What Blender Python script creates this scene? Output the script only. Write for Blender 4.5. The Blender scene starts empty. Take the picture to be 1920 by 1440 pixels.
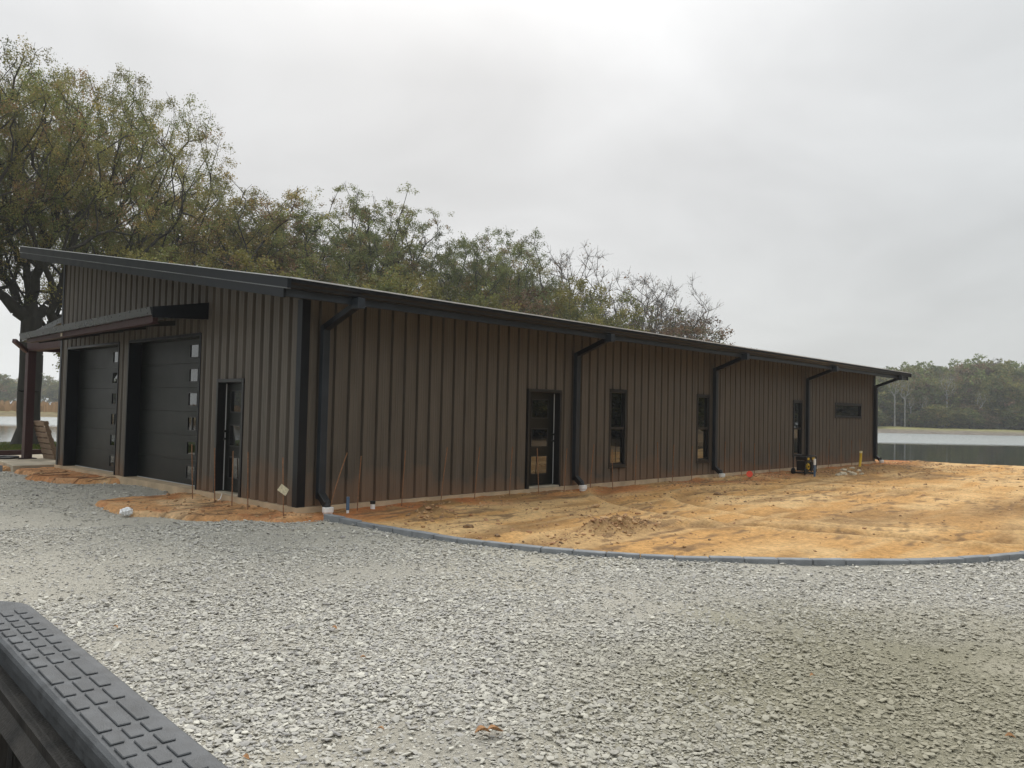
import bpy, bmesh, math, random
import numpy as np
from mathutils import Vector, Matrix

# ------------------------------------------------------------------ camera, sky, sun
HAZE = True
S = bpy.context.scene
CAM = (-6.995, -11.225, 1.582)
YAW, PIT, ROL = 0.8141, 0.03495, 0.0221
def cam_axes():
    fw = Vector((math.sin(YAW)*math.cos(PIT), math.cos(YAW)*math.cos(PIT), math.sin(PIT)))
    rt = Vector((math.cos(YAW), -math.sin(YAW), 0)); up = rt.cross(fw)
    c, s = math.cos(ROL), math.sin(ROL)
    return fw, rt*c + up*s, up*c - rt*s
FW, RT, UP = cam_axes()
cd = bpy.data.cameras.new('camera'); cam = bpy.data.objects.new('camera', cd)
S.collection.objects.link(cam); S.camera = cam
cam.matrix_world = Matrix(((RT.x, UP.x, -FW.x, CAM[0]), (RT.y, UP.y, -FW.y, CAM[1]), (RT.z, UP.z, -FW.z, CAM[2]), (0, 0, 0, 1)))
cd.sensor_width = 36; cd.lens = 28.29; cd.clip_start = 0.05; cd.clip_end = 6000
S.view_settings.view_transform = 'Standard'; S.view_settings.look = 'None'
S.view_settings.exposure = 0.32; S.view_settings.gamma = 1
SUN_AZ, SUN_EL = 40.0, 48.0          # azimuth from +Y towards +X
w = bpy.data.worlds.new('World'); S.world = w; w.use_nodes = True
def build_world():
    nt = w.node_tree; N = nt.nodes; Lk = nt.links; N.clear()
    out = N.new('ShaderNodeOutputWorld'); bg = N.new('ShaderNodeBackground')
    bg.inputs['Strength'].default_value = 0.1
    sky = N.new('ShaderNodeTexSky'); sky.sky_type = 'NISHITA'; sky.sun_disc = False
    sky.sun_elevation = math.radians(SUN_EL); sky.sun_rotation = math.radians(SUN_AZ)
    sky.air_density = 1.0; sky.dust_density = 5.0
    tc = N.new('ShaderNodeTexCoord')
    gd = (math.sin(math.radians(37))*math.cos(math.radians(24)), math.cos(math.radians(37))*math.cos(math.radians(24)), math.sin(math.radians(24)))
    dot = N.new('ShaderNodeVectorMath'); dot.operation = 'DOT_PRODUCT'; dot.inputs[1].default_value = gd
    Lk.new(tc.outputs['Generated'], dot.inputs[0])
    # broad bright patch of the sun behind the cloud deck
    rmp = N.new('ShaderNodeValToRGB'); e = rmp.color_ramp
    e.interpolation = 'B_SPLINE'
    e.elements[0].position = 0.30; e.elements[0].color = (.50, .525, .532, 1)
    e.elements[1].position = 1.0; e.elements[1].color = (.665, .67, .672, 1)
    for p_, c_ in ((0.60, (.505, .525, .535, 1)), (0.80, (.575, .588, .59, 1)), (0.92, (.63, .638, .642, 1))):
        k = e.elements.new(p_); k.color = c_
    Lk.new(dot.outputs['Value'], rmp.inputs[0])
    # cloud structure: project direction on a plane overhead
    sep = N.new('ShaderNodeSeparateXYZ'); Lk.new(tc.outputs['Generated'], sep.inputs[0])
    mx = N.new('ShaderNodeMath'); mx.operation = 'MAXIMUM'; mx.inputs[1].default_value = 0.0
    Lk.new(sep.outputs['Z'], mx.inputs[0])
    ad = N.new('ShaderNodeMath'); ad.operation = 'ADD'; ad.inputs[1].default_value = 0.22
    Lk.new(mx.outputs[0], ad.inputs[0])
    dv = N.new('ShaderNodeVectorMath'); dv.operation = 'DIVIDE'
    cmb = N.new('ShaderNodeCombineXYZ')
    for i in range(3): Lk.new(ad.outputs[0], cmb.inputs[i])
    Lk.new(tc.outputs['Generated'], dv.inputs[0]); Lk.new(cmb.outputs[0], dv.inputs[1])
    mul = N.new('ShaderNodeVectorMath'); mul.operation = 'MULTIPLY'; mul.inputs[1].default_value = (1, 1, 0)
    Lk.new(dv.outputs[0], mul.inputs[0])
    n1 = N.new('ShaderNodeTexNoise'); n1.inputs['Scale'].default_value = 0.9; n1.inputs['Detail'].default_value = 5; n1.inputs['Roughness'].default_value = 0.5; n1.inputs['Distortion'].default_value = 0.5
    Lk.new(mul.outputs[0], n1.inputs['Vector'])
    mr = N.new('ShaderNodeMapRange'); mr.inputs['From Min'].default_value = 0.3; mr.inputs['From Max'].default_value = 0.7
    mr.inputs['To Min'].default_value = 8.1; mr.inputs['To Max'].default_value = 11.6
    Lk.new(n1.outputs['Fac'], mr.inputs['Value'])
    vm = N.new('ShaderNodeVectorMath'); vm.operation = 'SCALE'
    Lk.new(rmp.outputs['Color'], vm.inputs[0]); Lk.new(mr.outputs[0], vm.inputs['Scale'])
    # the milky band towards the horizon is a touch paler
    hz = N.new('ShaderNodeMapRange'); hz.inputs['From Min'].default_value = 0.0; hz.inputs['From Max'].default_value = 0.22
    hz.inputs['To Min'].default_value = 0.75; hz.inputs['To Max'].default_value = 0.0
    Lk.new(sep.outputs['Z'], hz.inputs['Value'])
    mh = N.new('ShaderNodeMix'); mh.data_type = 'RGBA'; mh.inputs['B'].default_value = (5.9, 5.98, 5.95, 1)
    d2 = N.new('ShaderNodeVectorMath'); d2.operation = 'DOT_PRODUCT'; d2.inputs[1].default_value = (math.sin(math.radians(5)), math.cos(math.radians(5)), 0)
    Lk.new(tc.outputs['Generated'], d2.inputs[0])
    r2 = N.new('ShaderNodeMapRange'); r2.inputs['From Min'].default_value = .6; r2.inputs['From Max'].default_value = 1.0; r2.inputs['To Min'].default_value = 1.0; r2.inputs['To Max'].default_value = 1.6
    r2.interpolation_type = 'SMOOTHSTEP'; Lk.new(d2.outputs['Value'], r2.inputs['Value'])
    hs_ = N.new('ShaderNodeVectorMath'); hs_.operation = 'SCALE'; hs_.inputs[0].default_value = (5.4, 5.55, 5.52); Lk.new(r2.outputs[0], hs_.inputs['Scale']); Lk.new(hs_.outputs[0], mh.inputs['B'])
    Lk.new(hz.outputs[0], mh.inputs['Factor']); Lk.new(vm.outputs[0], mh.inputs['A'])
    zen = N.new('ShaderNodeMapRange'); zen.inputs['From Min'].default_value = 0.38; zen.inputs['From Max'].default_value = 1.0
    zen.inputs['To Min'].default_value = 1.0; zen.inputs['To Max'].default_value = 2.5    # overcast decks brighten towards the zenith
    Lk.new(sep.outputs['Z'], zen.inputs['Value'])
    vz = N.new('ShaderNodeVectorMath'); vz.operation = 'SCALE'; Lk.new(mh.outputs['Result'], vz.inputs[0]); Lk.new(zen.outputs[0], vz.inputs['Scale'])
    mm = N.new('ShaderNodeMix'); mm.data_type = 'RGBA'; mm.inputs['Factor'].default_value = 0.94
    Lk.new(sky.outputs[0], mm.inputs['A']); Lk.new(vz.outputs[0], mm.inputs['B'])
    Lk.new(mm.outputs['Result'], bg.inputs['Color']); Lk.new(bg.outputs[0], out.inputs['Surface'])
build_world()
sl = bpy.data.lights.new('sun', 'SUN'); sl.energy = 1.5; sl.angle = math.radians(30); sl.color = (1, 0.97, 0.92)
so = bpy.data.objects.new('sun', sl); S.collection.objects.link(so)
sd = Vector((math.sin(math.radians(SUN_AZ))*math.cos(math.radians(SUN_EL)), math.cos(math.radians(SUN_AZ))*math.cos(math.radians(SUN_EL)), math.sin(math.radians(SUN_EL))))
so.rotation_euler = sd.to_track_quat('Z', 'Y').to_euler(); so.location = (0, 0, 60)
S.cycles.max_bounces = 6; S.cycles.volume_bounces = 0; S.cycles.transparent_max_bounces = 6

# ------------------------------------------------------------------ helpers
COL = S.collection
rng = np.random.default_rng(7); random.seed(7)
def px(u, y):                       # x on the ray through photo column u at depth y (ground plan only)
    d = FW + RT*((u-960)/1509.0); return CAM[0] + (y-CAM[1])*d.x/d.y
class MB:
    def __init__(s): s.v = []; s.f = []
    def poly(s, *p):
        n = len(s.v); s.v += [tuple(q) for q in p]; s.f.append(tuple(range(n, n+len(p))))
    def box(s, x0, x1, y0, y1, z0, z1):
        n = len(s.v)
        s.v += [(x, y, z) for z in (z0, z1) for y in (y0, y1) for x in (x0, x1)]
        s.f += [tuple(n+i for i in q) for q in ((0, 2, 3, 1), (4, 5, 7, 6), (0, 1, 5, 4), (2, 6, 7, 3), (0, 4, 6, 2), (1, 3, 7, 5))]
        return s
    def hexa(s, P):                 # P: 4 bottom then 4 top corners, same winding
        n = len(s.v); s.v += [tuple(q) for q in P]
        s.f += [tuple(n+i for i in q) for q in ((3, 2, 1, 0), (4, 5, 6, 7), (0, 1, 5, 4), (1, 2, 6, 5), (2, 3, 7, 6), (3, 0, 4, 7))]
        return s
    def obox(s, c, ux, uy, uz):     # oriented box: centre + half vectors
        c, ux, uy, uz = map(Vector, (c, ux, uy, uz))
        return s.hexa([c-ux-uy-uz, c+ux-uy-uz, c+ux+uy-uz, c-ux+uy-uz, c-ux-uy+uz, c+ux-uy+uz, c+ux+uy+uz, c-ux+uy+uz])
    def beam(s, a, b, w_, h_, up=(0, 0, 1)):
        a, b, up = Vector(a), Vector(b), Vector(up); d = b-a; L = d.length; d.normalize()
        sd_ = d.cross(up).normalized(); u2 = sd_.cross(d)
        return s.obox((a+b)/2, d*L/2, sd_*w_/2, u2*h_/2)
    def tube(s, pts, r, n=8, cap=True):
        pts = [Vector(p) for p in pts]; rs = r if isinstance(r, (list, tuple)) else [r]*len(pts)
        base = len(s.v); ref = None
        for i, p in enumerate(pts):
            d = (pts[min(i+1, len(pts)-1)] - pts[max(i-1, 0)]).normalized()
            if ref is None: ref = d.orthogonal().normalized()
            ref = (ref - d*ref.dot(d)).normalized(); b = d.cross(ref)
            for k in range(n):
                a = 2*math.pi*k/n; s.v.append(tuple(p + (ref*math.cos(a)+b*math.sin(a))*rs[i]))
        for i in range(len(pts)-1):
            for k in range(n):
                k2 = (k+1) % n; s.f.append((base+i*n+k, base+i*n+k2, base+(i+1)*n+k2, base+(i+1)*n+k))
        if cap:
            s.f.append(tuple(base+k for k in range(n))[::-1]); s.f.append(tuple(base+(len(pts)-1)*n+k for k in range(n)))
        return s
    def mesh(s, name, m, smooth=False, bevel=0, segs=1):
        me = bpy.data.meshes.new(name); me.from_pydata(s.v, [], s.f); me.update()
        bm = bmesh.new(); bm.from_mesh(me)
        bmesh.ops.recalc_face_normals(bm, faces=bm.faces)
        if bevel: bmesh.ops.bevel(bm, geom=list(bm.edges), offset=bevel, segments=segs, affect='EDGES', profile=0.5)
        bm.to_mesh(me); bm.free()
        if m: me.materials.append(m)
        if smooth: me.shade_smooth()
        return me
    def build(s, name, m, parent=None, **k):
        o = bpy.data.objects.new(name, s.mesh(name, m, **k)); COL.objects.link(o)
        if parent: o.parent = parent
        return o
def tag(o, label=None, cat=None, group=None, kind=None):
    for k, v in (('label', label), ('category', cat), ('group', group), ('kind', kind)):
        if v: o[k] = v
    return o
def empty(name, loc=(0, 0, 0), rz=0):
    o = bpy.data.objects.new(name, None); o.location = loc; o.rotation_euler = (0, 0, rz); o.empty_display_size = .2
    COL.objects.link(o); return o
def copy_tree(o, parent=None):
    c = o.copy(); COL.objects.link(c); c.parent = parent
    for ch in [q for q in o.children]: copy_tree(ch, c)
    return c
def raw_mesh(name, V, F, m, nside=None, smooth=False, col=None):
    """fast mesh from numpy arrays; F is (n,k)"""
    me = bpy.data.meshes.new(name); V = np.ascontiguousarray(V, np.float32); F = np.ascontiguousarray(F, np.int32)
    n, k = F.shape
    me.vertices.add(len(V)); me.vertices.foreach_set('co', V.ravel())
    me.loops.add(n*k); me.loops.foreach_set('vertex_index', F.ravel())
    me.polygons.add(n); me.polygons.foreach_set('loop_start', np.arange(0, n*k, k, dtype=np.int32))
    me.update(calc_edges=True); me.validate()
    if smooth: me.shade_smooth()
    if col is not None:
        dom = 'POINT' if len(col) == len(V) else 'FACE'
        a = me.attributes.new('tint', 'FLOAT_COLOR', dom)
        c4 = np.ones((len(col), 4), np.float32); c4[:, :col.shape[1]] = col
        a.data.foreach_set('color', c4.ravel())
    me.materials.append(m)
    return me

# numpy value noise
_T = rng.random((256, 256))
def vnoise(x, y):
    xi = np.floor(x).astype(int); yi = np.floor(y).astype(int); fx = x-xi; fy = y-yi
    fx = fx*fx*(3-2*fx); fy = fy*fy*(3-2*fy)
    a = _T[xi & 255, yi & 255]; b = _T[(xi+1) & 255, yi & 255]; c = _T[xi & 255, (yi+1) & 255]; d = _T[(xi+1) & 255, (yi+1) & 255]
    return (a*(1-fx)+b*fx)*(1-fy) + (c*(1-fx)+d*fx)*fy
def fbm(x, y, sc, oc=4, seed=0, rough=.5):
    x = np.asarray(x, float)*sc+seed*17.3; y = np.asarray(y, float)*sc+seed*9.1; r = 0; a = 1; t = 0
    for i in range(oc):
        r = r + a*vnoise(x, y); t += a; a *= rough
        x, y = (x*.8-y*.6)*2.03+5.2, (x*.6+y*.8)*2.03+1.7
    return r/t
def sstep(a, b, x):
    t = np.clip((np.asarray(x, float)-a)/(b-a), 0, 1); return t*t*(3-2*t)

# ------------------------------------------------------------------ materials
def nodes(m): return m.node_tree.nodes, m.node_tree.links
def mat(name, col, rough=.6, metal=0, spec=.5, var=.0, vscale=8, bump=0, bscale=40, coat=0, stretch=None, detail=4):
    m = bpy.data.materials.new(name); m.use_nodes = True; N, L = nodes(m); b = N['Principled BSDF']
    b.inputs['Base Color'].default_value = (*col, 1); b.inputs['Roughness'].default_value = rough
    b.inputs['Metallic'].default_value = metal; b.inputs['Specular IOR Level'].default_value = spec
    b.inputs['Coat Weight'].default_value = coat
    if var or bump:
        g = N.new('ShaderNodeNewGeometry'); mp = N.new('ShaderNodeMapping'); L.new(g.outputs['Position'], mp.inputs[0])
        if stretch: mp.inputs['Scale'].default_value = stretch
    if var:
        n = N.new('ShaderNodeTexNoise'); n.inputs['Scale'].default_value = vscale; n.inputs['Detail'].default_value = detail
        L.new(mp.outputs[0], n.inputs[0])
        r = N.new('ShaderNodeMapRange'); r.inputs['From Min'].default_value = .25; r.inputs['From Max'].default_value = .75
        r.inputs['To Min'].default_value = 1-var; r.inputs['To Max'].default_value = 1+var; L.new(n.outputs['Fac'], r.inputs[0])
        v = N.new('ShaderNodeVectorMath'); v.operation = 'SCALE'; v.inputs[0].default_value = col; L.new(r.outputs[0], v.inputs['Scale'])
        L.new(v.outputs[0], b.inputs['Base Color'])
        r2 = N.new('ShaderNodeMapRange'); r2.inputs['To Min'].default_value = max(rough-.12, 0.02); r2.inputs['To Max'].default_value = min(rough+.12, 1)
        L.new(n.outputs['Fac'], r2.inputs[0]); L.new(r2.outputs[0], b.inputs['Roughness'])
    if bump:
        n2 = N.new('ShaderNodeTexNoise'); n2.inputs['Scale'].default_value = bscale; n2.inputs['Detail'].default_value = 5
        L.new(mp.outputs[0], n2.inputs[0]); bp = N.new('ShaderNodeBump'); bp.inputs['Strength'].default_value = bump; bp.inputs['Distance'].default_value = .02
        L.new(n2.outputs['Fac'], bp.inputs['Height']); L.new(bp.outputs[0], b.inputs['Normal'])
    return m
def tint_mat(name, rough=.9, nscale=30, namp=.25, bump=.5, bscale=60, bdist=.02, trans=0, spec=.2, objvar=0):
    """base colour from the 'tint' attribute, modulated by noise"""
    m = bpy.data.materials.new(name); m.use_nodes = True; N, L = nodes(m); b = N['Principled BSDF']
    b.inputs['Roughness'].default_value = rough; b.inputs['Specular IOR Level'].default_value = spec
    a = N.new('ShaderNodeAttribute'); a.attribute_name = 'tint'
    src = a.outputs['Color']
    if namp:
        g = N.new('ShaderNodeNewGeometry'); n = N.new('ShaderNodeTexNoise'); n.inputs['Scale'].default_value = nscale; n.inputs['Detail'].default_value = 6; n.inputs['Roughness'].default_value = .65
        L.new(g.outputs['Position'], n.inputs[0])
        r = N.new('ShaderNodeMapRange'); r.inputs['From Min'].default_value = .3; r.inputs['From Max'].default_value = .7
        r.inputs['To Min'].default_value = 1-namp; r.inputs['To Max'].default_value = 1+namp; L.new(n.outputs['Fac'], r.inputs[0])
        v = N.new('ShaderNodeVectorMath'); v.operation = 'SCALE'; L.new(src, v.inputs[0]); L.new(r.outputs[0], v.inputs['Scale']); src = v.outputs[0]
        if bump:
            n2 = N.new('ShaderNodeTexNoise'); n2.inputs['Scale'].default_value = bscale; n2.inputs['Detail'].default_value = 8; n2.inputs['Roughness'].default_value = .7
            L.new(g.outputs['Position'], n2.inputs[0]); bp = N.new('ShaderNodeBump'); bp.inputs['Strength'].default_value = bump; bp.inputs['Distance'].default_value = bdist
            L.new(n2.outputs['Fac'], bp.inputs['Height']); L.new(bp.outputs[0], b.inputs['Normal'])
    if objvar:
        oi = N.new('ShaderNodeObjectInfo'); r = N.new('ShaderNodeMapRange'); r.inputs['To Min'].default_value = 1-objvar; r.inputs['To Max'].default_value = 1+objvar
        L.new(oi.outputs['Random'], r.inputs[0]); v = N.new('ShaderNodeVectorMath'); v.operation = 'SCALE'; L.new(src, v.inputs[0]); L.new(r.outputs[0], v.inputs['Scale']); src = v.outputs[0]
    L.new(src, b.inputs['Base Color'])
    if trans:
        out = N['Material Output']; t = N.new('ShaderNodeBsdfTranslucent'); L.new(src, t.inputs['Color'])
        mx = N.new('ShaderNodeMixShader'); mx.inputs[0].default_value = trans
        L.new(b.outputs[0], mx.inputs[1]); L.new(t.outputs[0], mx.inputs[2]); L.new(mx.outputs[0], out.inputs['Surface'])
    return m
def wall_mat():
    """brown painted steel with streaks and a film of orange dust thrown up along the foot"""
    m = mat('brown_painted_steel', (.12, .098, .08), rough=.42, spec=.38)
    N, L = nodes(m); b = N['Principled BSDF']
    g = N.new('ShaderNodeNewGeometry'); mp = N.new('ShaderNodeMapping'); mp.inputs['Scale'].default_value = (3, 3, .35); L.new(g.outputs['Position'], mp.inputs[0])
    n = N.new('ShaderNodeTexNoise'); n.inputs['Scale'].default_value = 2.2; n.inputs['Detail'].default_value = 6; L.new(mp.outputs[0], n.inputs[0])
    r = N.new('ShaderNodeMapRange'); r.inputs['From Min'].default_value = .3; r.inputs['From Max'].default_value = .7; r.inputs['To Min'].default_value = .84; r.inputs['To Max'].default_value = 1.16; L.new(n.outputs['Fac'], r.inputs[0])
    v = N.new('ShaderNodeVectorMath'); v.operation = 'SCALE'; v.inputs[0].default_value = (.098, .083, .067); L.new(r.outputs[0], v.inputs['Scale'])
    sp = N.new('ShaderNodeSeparateXYZ'); L.new(g.outputs['Position'], sp.inputs[0])
    n3 = N.new('ShaderNodeTexNoise'); n3.inputs['Scale'].default_value = 1.3; n3.inputs['Detail'].default_value = 7; L.new(g.outputs['Position'], n3.inputs[0])
    hgt = N.new('ShaderNodeMapRange'); hgt.inputs['To Min'].default_value = .15; hgt.inputs['To Max'].default_value = 1.1; hgt.inputs['From Min'].default_value = .35; hgt.inputs['From Max'].default_value = .75; L.new(n3.outputs['Fac'], hgt.inputs[0])
    dv = N.new('ShaderNodeMath'); dv.operation = 'DIVIDE'; L.new(sp.outputs['Z'], dv.inputs[0]); L.new(hgt.outputs[0], dv.inputs[1])
    mr = N.new('ShaderNodeMapRange'); mr.inputs['From Min'].default_value = 0; mr.inputs['From Max'].default_value = 1; mr.inputs['To Min'].default_value = .42; mr.inputs['To Max'].default_value = 0; L.new(dv.outputs[0], mr.inputs[0])
    mx = N.new('ShaderNodeMix'); mx.data_type = 'RGBA'; mx.inputs['B'].default_value = (.30, .16, .08, 1); L.new(mr.outputs[0], mx.inputs['Factor']); L.new(v.outputs[0], mx.inputs['A'])
    L.new(mx.outputs['Result'], b.inputs['Base Color'])
    rr_ = N.new('ShaderNodeMapRange'); rr_.inputs['From Max'].default_value = .42; rr_.inputs['To Min'].default_value = .42; rr_.inputs['To Max'].default_value = .85; L.new(mr.outputs[0], rr_.inputs[0]); L.new(rr_.outputs[0], b.inputs['Roughness'])
    n4 = N.new('ShaderNodeTexNoise'); n4.inputs['Scale'].default_value = 3.0; L.new(g.outputs['Position'], n4.inputs[0])
    bp = N.new('ShaderNodeBump'); bp.inputs['Strength'].default_value = .25; bp.inputs['Distance'].default_value = .02; L.new(n4.outputs['Fac'], bp.inputs['Height']); L.new(bp.outputs[0], b.inputs['Normal'])
    return m
M = {}
M['wall'] = wall_mat()
M['trim'] = mat('black_trim', (.006, .008, .012), rough=.34, spec=.33, var=.2, vscale=3, bump=.12, bscale=2.5)
M['spout'] = mat('blue_black_spout', (.022, .028, .036), rough=.38, spec=.4, var=.2, vscale=3, bump=.1, bscale=3)
M['rake_highlight'] = mat('pale_highlight', (.16, .165, .17), rough=.35, metal=.3, var=.5, vscale=1.2)  # pale colour that paints the highlight line along the rake
M['roof'] = mat('charcoal_roof', (.05, .055, .058), rough=.3, metal=.3, var=.12, bump=.1, bscale=3)
M['lip'] = mat('weathered_galvalume_lip', (.62, .63, .63), rough=.4, metal=.2, var=.15)
M['soffit'] = mat('soffit', (.018, .017, .017), rough=.6, var=.15)
M['door'] = mat('black_door_skin', (.006, .0075, .007), rough=.36, spec=.35, var=.25, vscale=2, bump=.15, bscale=120)
M['frame'] = mat('bronze_frame', (.014, .014, .015), rough=.35, var=.15)
M['conc'] = mat('concrete', (.42, .36, .27), rough=.9, var=.28, vscale=2.5, bump=.4, bscale=30)
M['concbase'] = mat('soiled_concrete', (.50, .38, .25), rough=.95, var=.3, vscale=2.2, bump=.5, bscale=25)
M['redsteel'] = mat('red_primer_steel', (.042, .014, .015), rough=.55, var=.2, bump=.1)
M['white'] = mat('white_pvc', (.85, .85, .83), rough=.35, var=.06)
M['strip'] = mat('weatherstrip', (.55, .56, .56), rough=.5)
M['rust'] = mat('rusty_rebar', (.24, .12, .06), rough=.8, var=.35, vscale=30)
M['blue'] = mat('blue_pipe', (.09, .15, .24), rough=.4, var=.1)
M['yellow'] = mat('yellow_plastic', (.62, .40, .02), rough=.4, var=.1)
M['black'] = mat('black_plastic', (.014, .014, .015), rough=.45, var=.15)
M['wood'] = mat('pallet_wood', (.27, .19, .13), rough=.85, var=.35, vscale=14, bump=.5, bscale=60, stretch=(1, .3, 6))
M['kerb'] = mat('grey_kerb_concrete', (.23, .24, .25), rough=.85, var=.25, vscale=5, bump=.5, bscale=90)
M['orange'] = mat('marker_orange', (.85, .10, .05), rough=.6)
M['paper'] = mat('dirty_paper', (.62, .55, .38), rough=.8, var=.3, vscale=40)
M['plastic_white'] = mat('crumpled_white_plastic', (.8, .8, .8), rough=.4)
M['bark'] = mat('bark', (.05, .044, .036), rough=.95, var=.35, vscale=5, bump=.8, bscale=9, stretch=(1, 1, .3))
M['bark_pale'] = mat('pale_bark', (.34, .335, .31), rough=.9, var=.3, vscale=2, bump=.4, bscale=9)
M['bark_mid'] = mat('grey_bark', (.13, .115, .10), rough=.95, var=.3, vscale=3, bump=.4, bscale=9)
M['leaf'] = tint_mat('leaves', rough=.6, namp=0, bump=0, trans=.35, spec=.2, objvar=.12)
M['metal'] = mat('bare_metal', (.35, .35, .35), rough=.3, metal=.9, var=.1)
M['leafbrown'] = mat('fallen_leaf', (.40, .21, .09), rough=.7, var=.3, vscale=60)
M['liner'] = mat('bed_liner', (.030, .026, .022), rough=.6, var=.85, vscale=9, bump=.3, bscale=150, stretch=(1, 1, .12))
def glass_mat():
    m = mat('window_glass', (.006, .007, .008), rough=.015, spec=.9); N, L = nodes(m); b = N['Principled BSDF']
    b.inputs['IOR'].default_value = 1.7
    g = N.new('ShaderNodeNewGeometry'); n = N.new('ShaderNodeTexNoise'); n.inputs['Scale'].default_value = 1.5; L.new(g.outputs['Position'], n.inputs[0])
    bp = N.new('ShaderNodeBump'); bp.inputs['Strength'].default_value = .04; bp.inputs['Distance'].default_value = .02; L.new(n.outputs['Fac'], bp.inputs['Height']); L.new(bp.outputs[0], b.inputs['Normal'])
    return m
M['glass'] = glass_mat()
def water_mat():
    m = mat('lake_water', (.018, .024, .018), rough=.03, spec=.5); N, L = nodes(m); b = N['Principled BSDF']
    b.inputs['IOR'].default_value = 1.33
    g = N.new('ShaderNodeNewGeometry')
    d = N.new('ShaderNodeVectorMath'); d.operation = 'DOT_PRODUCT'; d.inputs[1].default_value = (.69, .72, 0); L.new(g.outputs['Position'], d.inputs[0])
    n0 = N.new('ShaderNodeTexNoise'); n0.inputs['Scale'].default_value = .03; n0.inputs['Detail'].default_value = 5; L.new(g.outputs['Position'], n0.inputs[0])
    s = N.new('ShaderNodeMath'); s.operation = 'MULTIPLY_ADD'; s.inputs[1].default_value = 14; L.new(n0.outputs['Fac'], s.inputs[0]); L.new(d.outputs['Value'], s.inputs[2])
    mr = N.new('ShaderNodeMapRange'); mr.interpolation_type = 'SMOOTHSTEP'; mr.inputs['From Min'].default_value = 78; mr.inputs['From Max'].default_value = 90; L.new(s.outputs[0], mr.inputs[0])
    mp = N.new('ShaderNodeMapping'); mp.inputs['Scale'].default_value = (1, 1, 1); L.new(g.outputs['Position'], mp.inputs[0])
    n = N.new('ShaderNodeTexNoise'); n.inputs['Scale'].default_value = 1.1; n.inputs['Detail'].default_value = 4; L.new(mp.outputs[0], n.inputs[0])
    st = N.new('ShaderNodeMapRange'); st.inputs['To Min'].default_value = .015; st.inputs['To Max'].default_value = 1.0; L.new(mr.outputs[0], st.inputs[0])
    bp = N.new('ShaderNodeBump'); bp.inputs['Distance'].default_value = .8; L.new(st.outputs[0], bp.inputs['Strength']); L.new(n.outputs['Fac'], bp.inputs['Height']); L.new(bp.outputs[0], b.inputs['Normal'])
    r = N.new('ShaderNodeMapRange'); r.inputs['To Min'].default_value = .03; r.inputs['To Max'].default_value = .25; L.new(mr.outputs[0], r.inputs[0]); L.new(r.outputs[0], b.inputs['Roughness'])
    cm_ = N.new('ShaderNodeMix'); cm_.data_type = 'RGBA'; cm_.inputs['A'].default_value = (.018, .024, .018, 1); cm_.inputs['B'].default_value = (.34, .36, .35, 1); L.new(mr.outputs[0], cm_.inputs['Factor']); L.new(cm_.outputs['Result'], b.inputs['Base Color'])   # rippled band: bright sky reflection put into the base colour
    return m
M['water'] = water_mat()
M['dirt'] = tint_mat('dirt', rough=.95, nscale=16, namp=.28, bump=1, bscale=18, bdist=.05)
M['fines'] = tint_mat('gravel_fines', rough=.95, nscale=50, namp=.3, bump=1, bscale=70, bdist=.02)
M['lawn'] = mat('lawn_grass', (.075, .10, .02), rough=.95, var=.4, vscale=1.5, bump=1, bscale=12)
M['soil'] = mat('soil', (.25, .17, .09), rough=1, var=.3, vscale=.6)
M['farbank'] = tint_mat('far_bank', rough=1, nscale=.8, namp=.35, bump=0)
M['sand'] = mat('sand', (.58, .42, .25), rough=1, var=.15, vscale=3, bump=.4, bscale=30)
M['reed'] = tint_mat('reed', rough=1, namp=0, bump=0, trans=.3)
M['clod'] = tint_mat('clod', rough=1, nscale=40, namp=.25, bump=.6, bscale=60)
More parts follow.
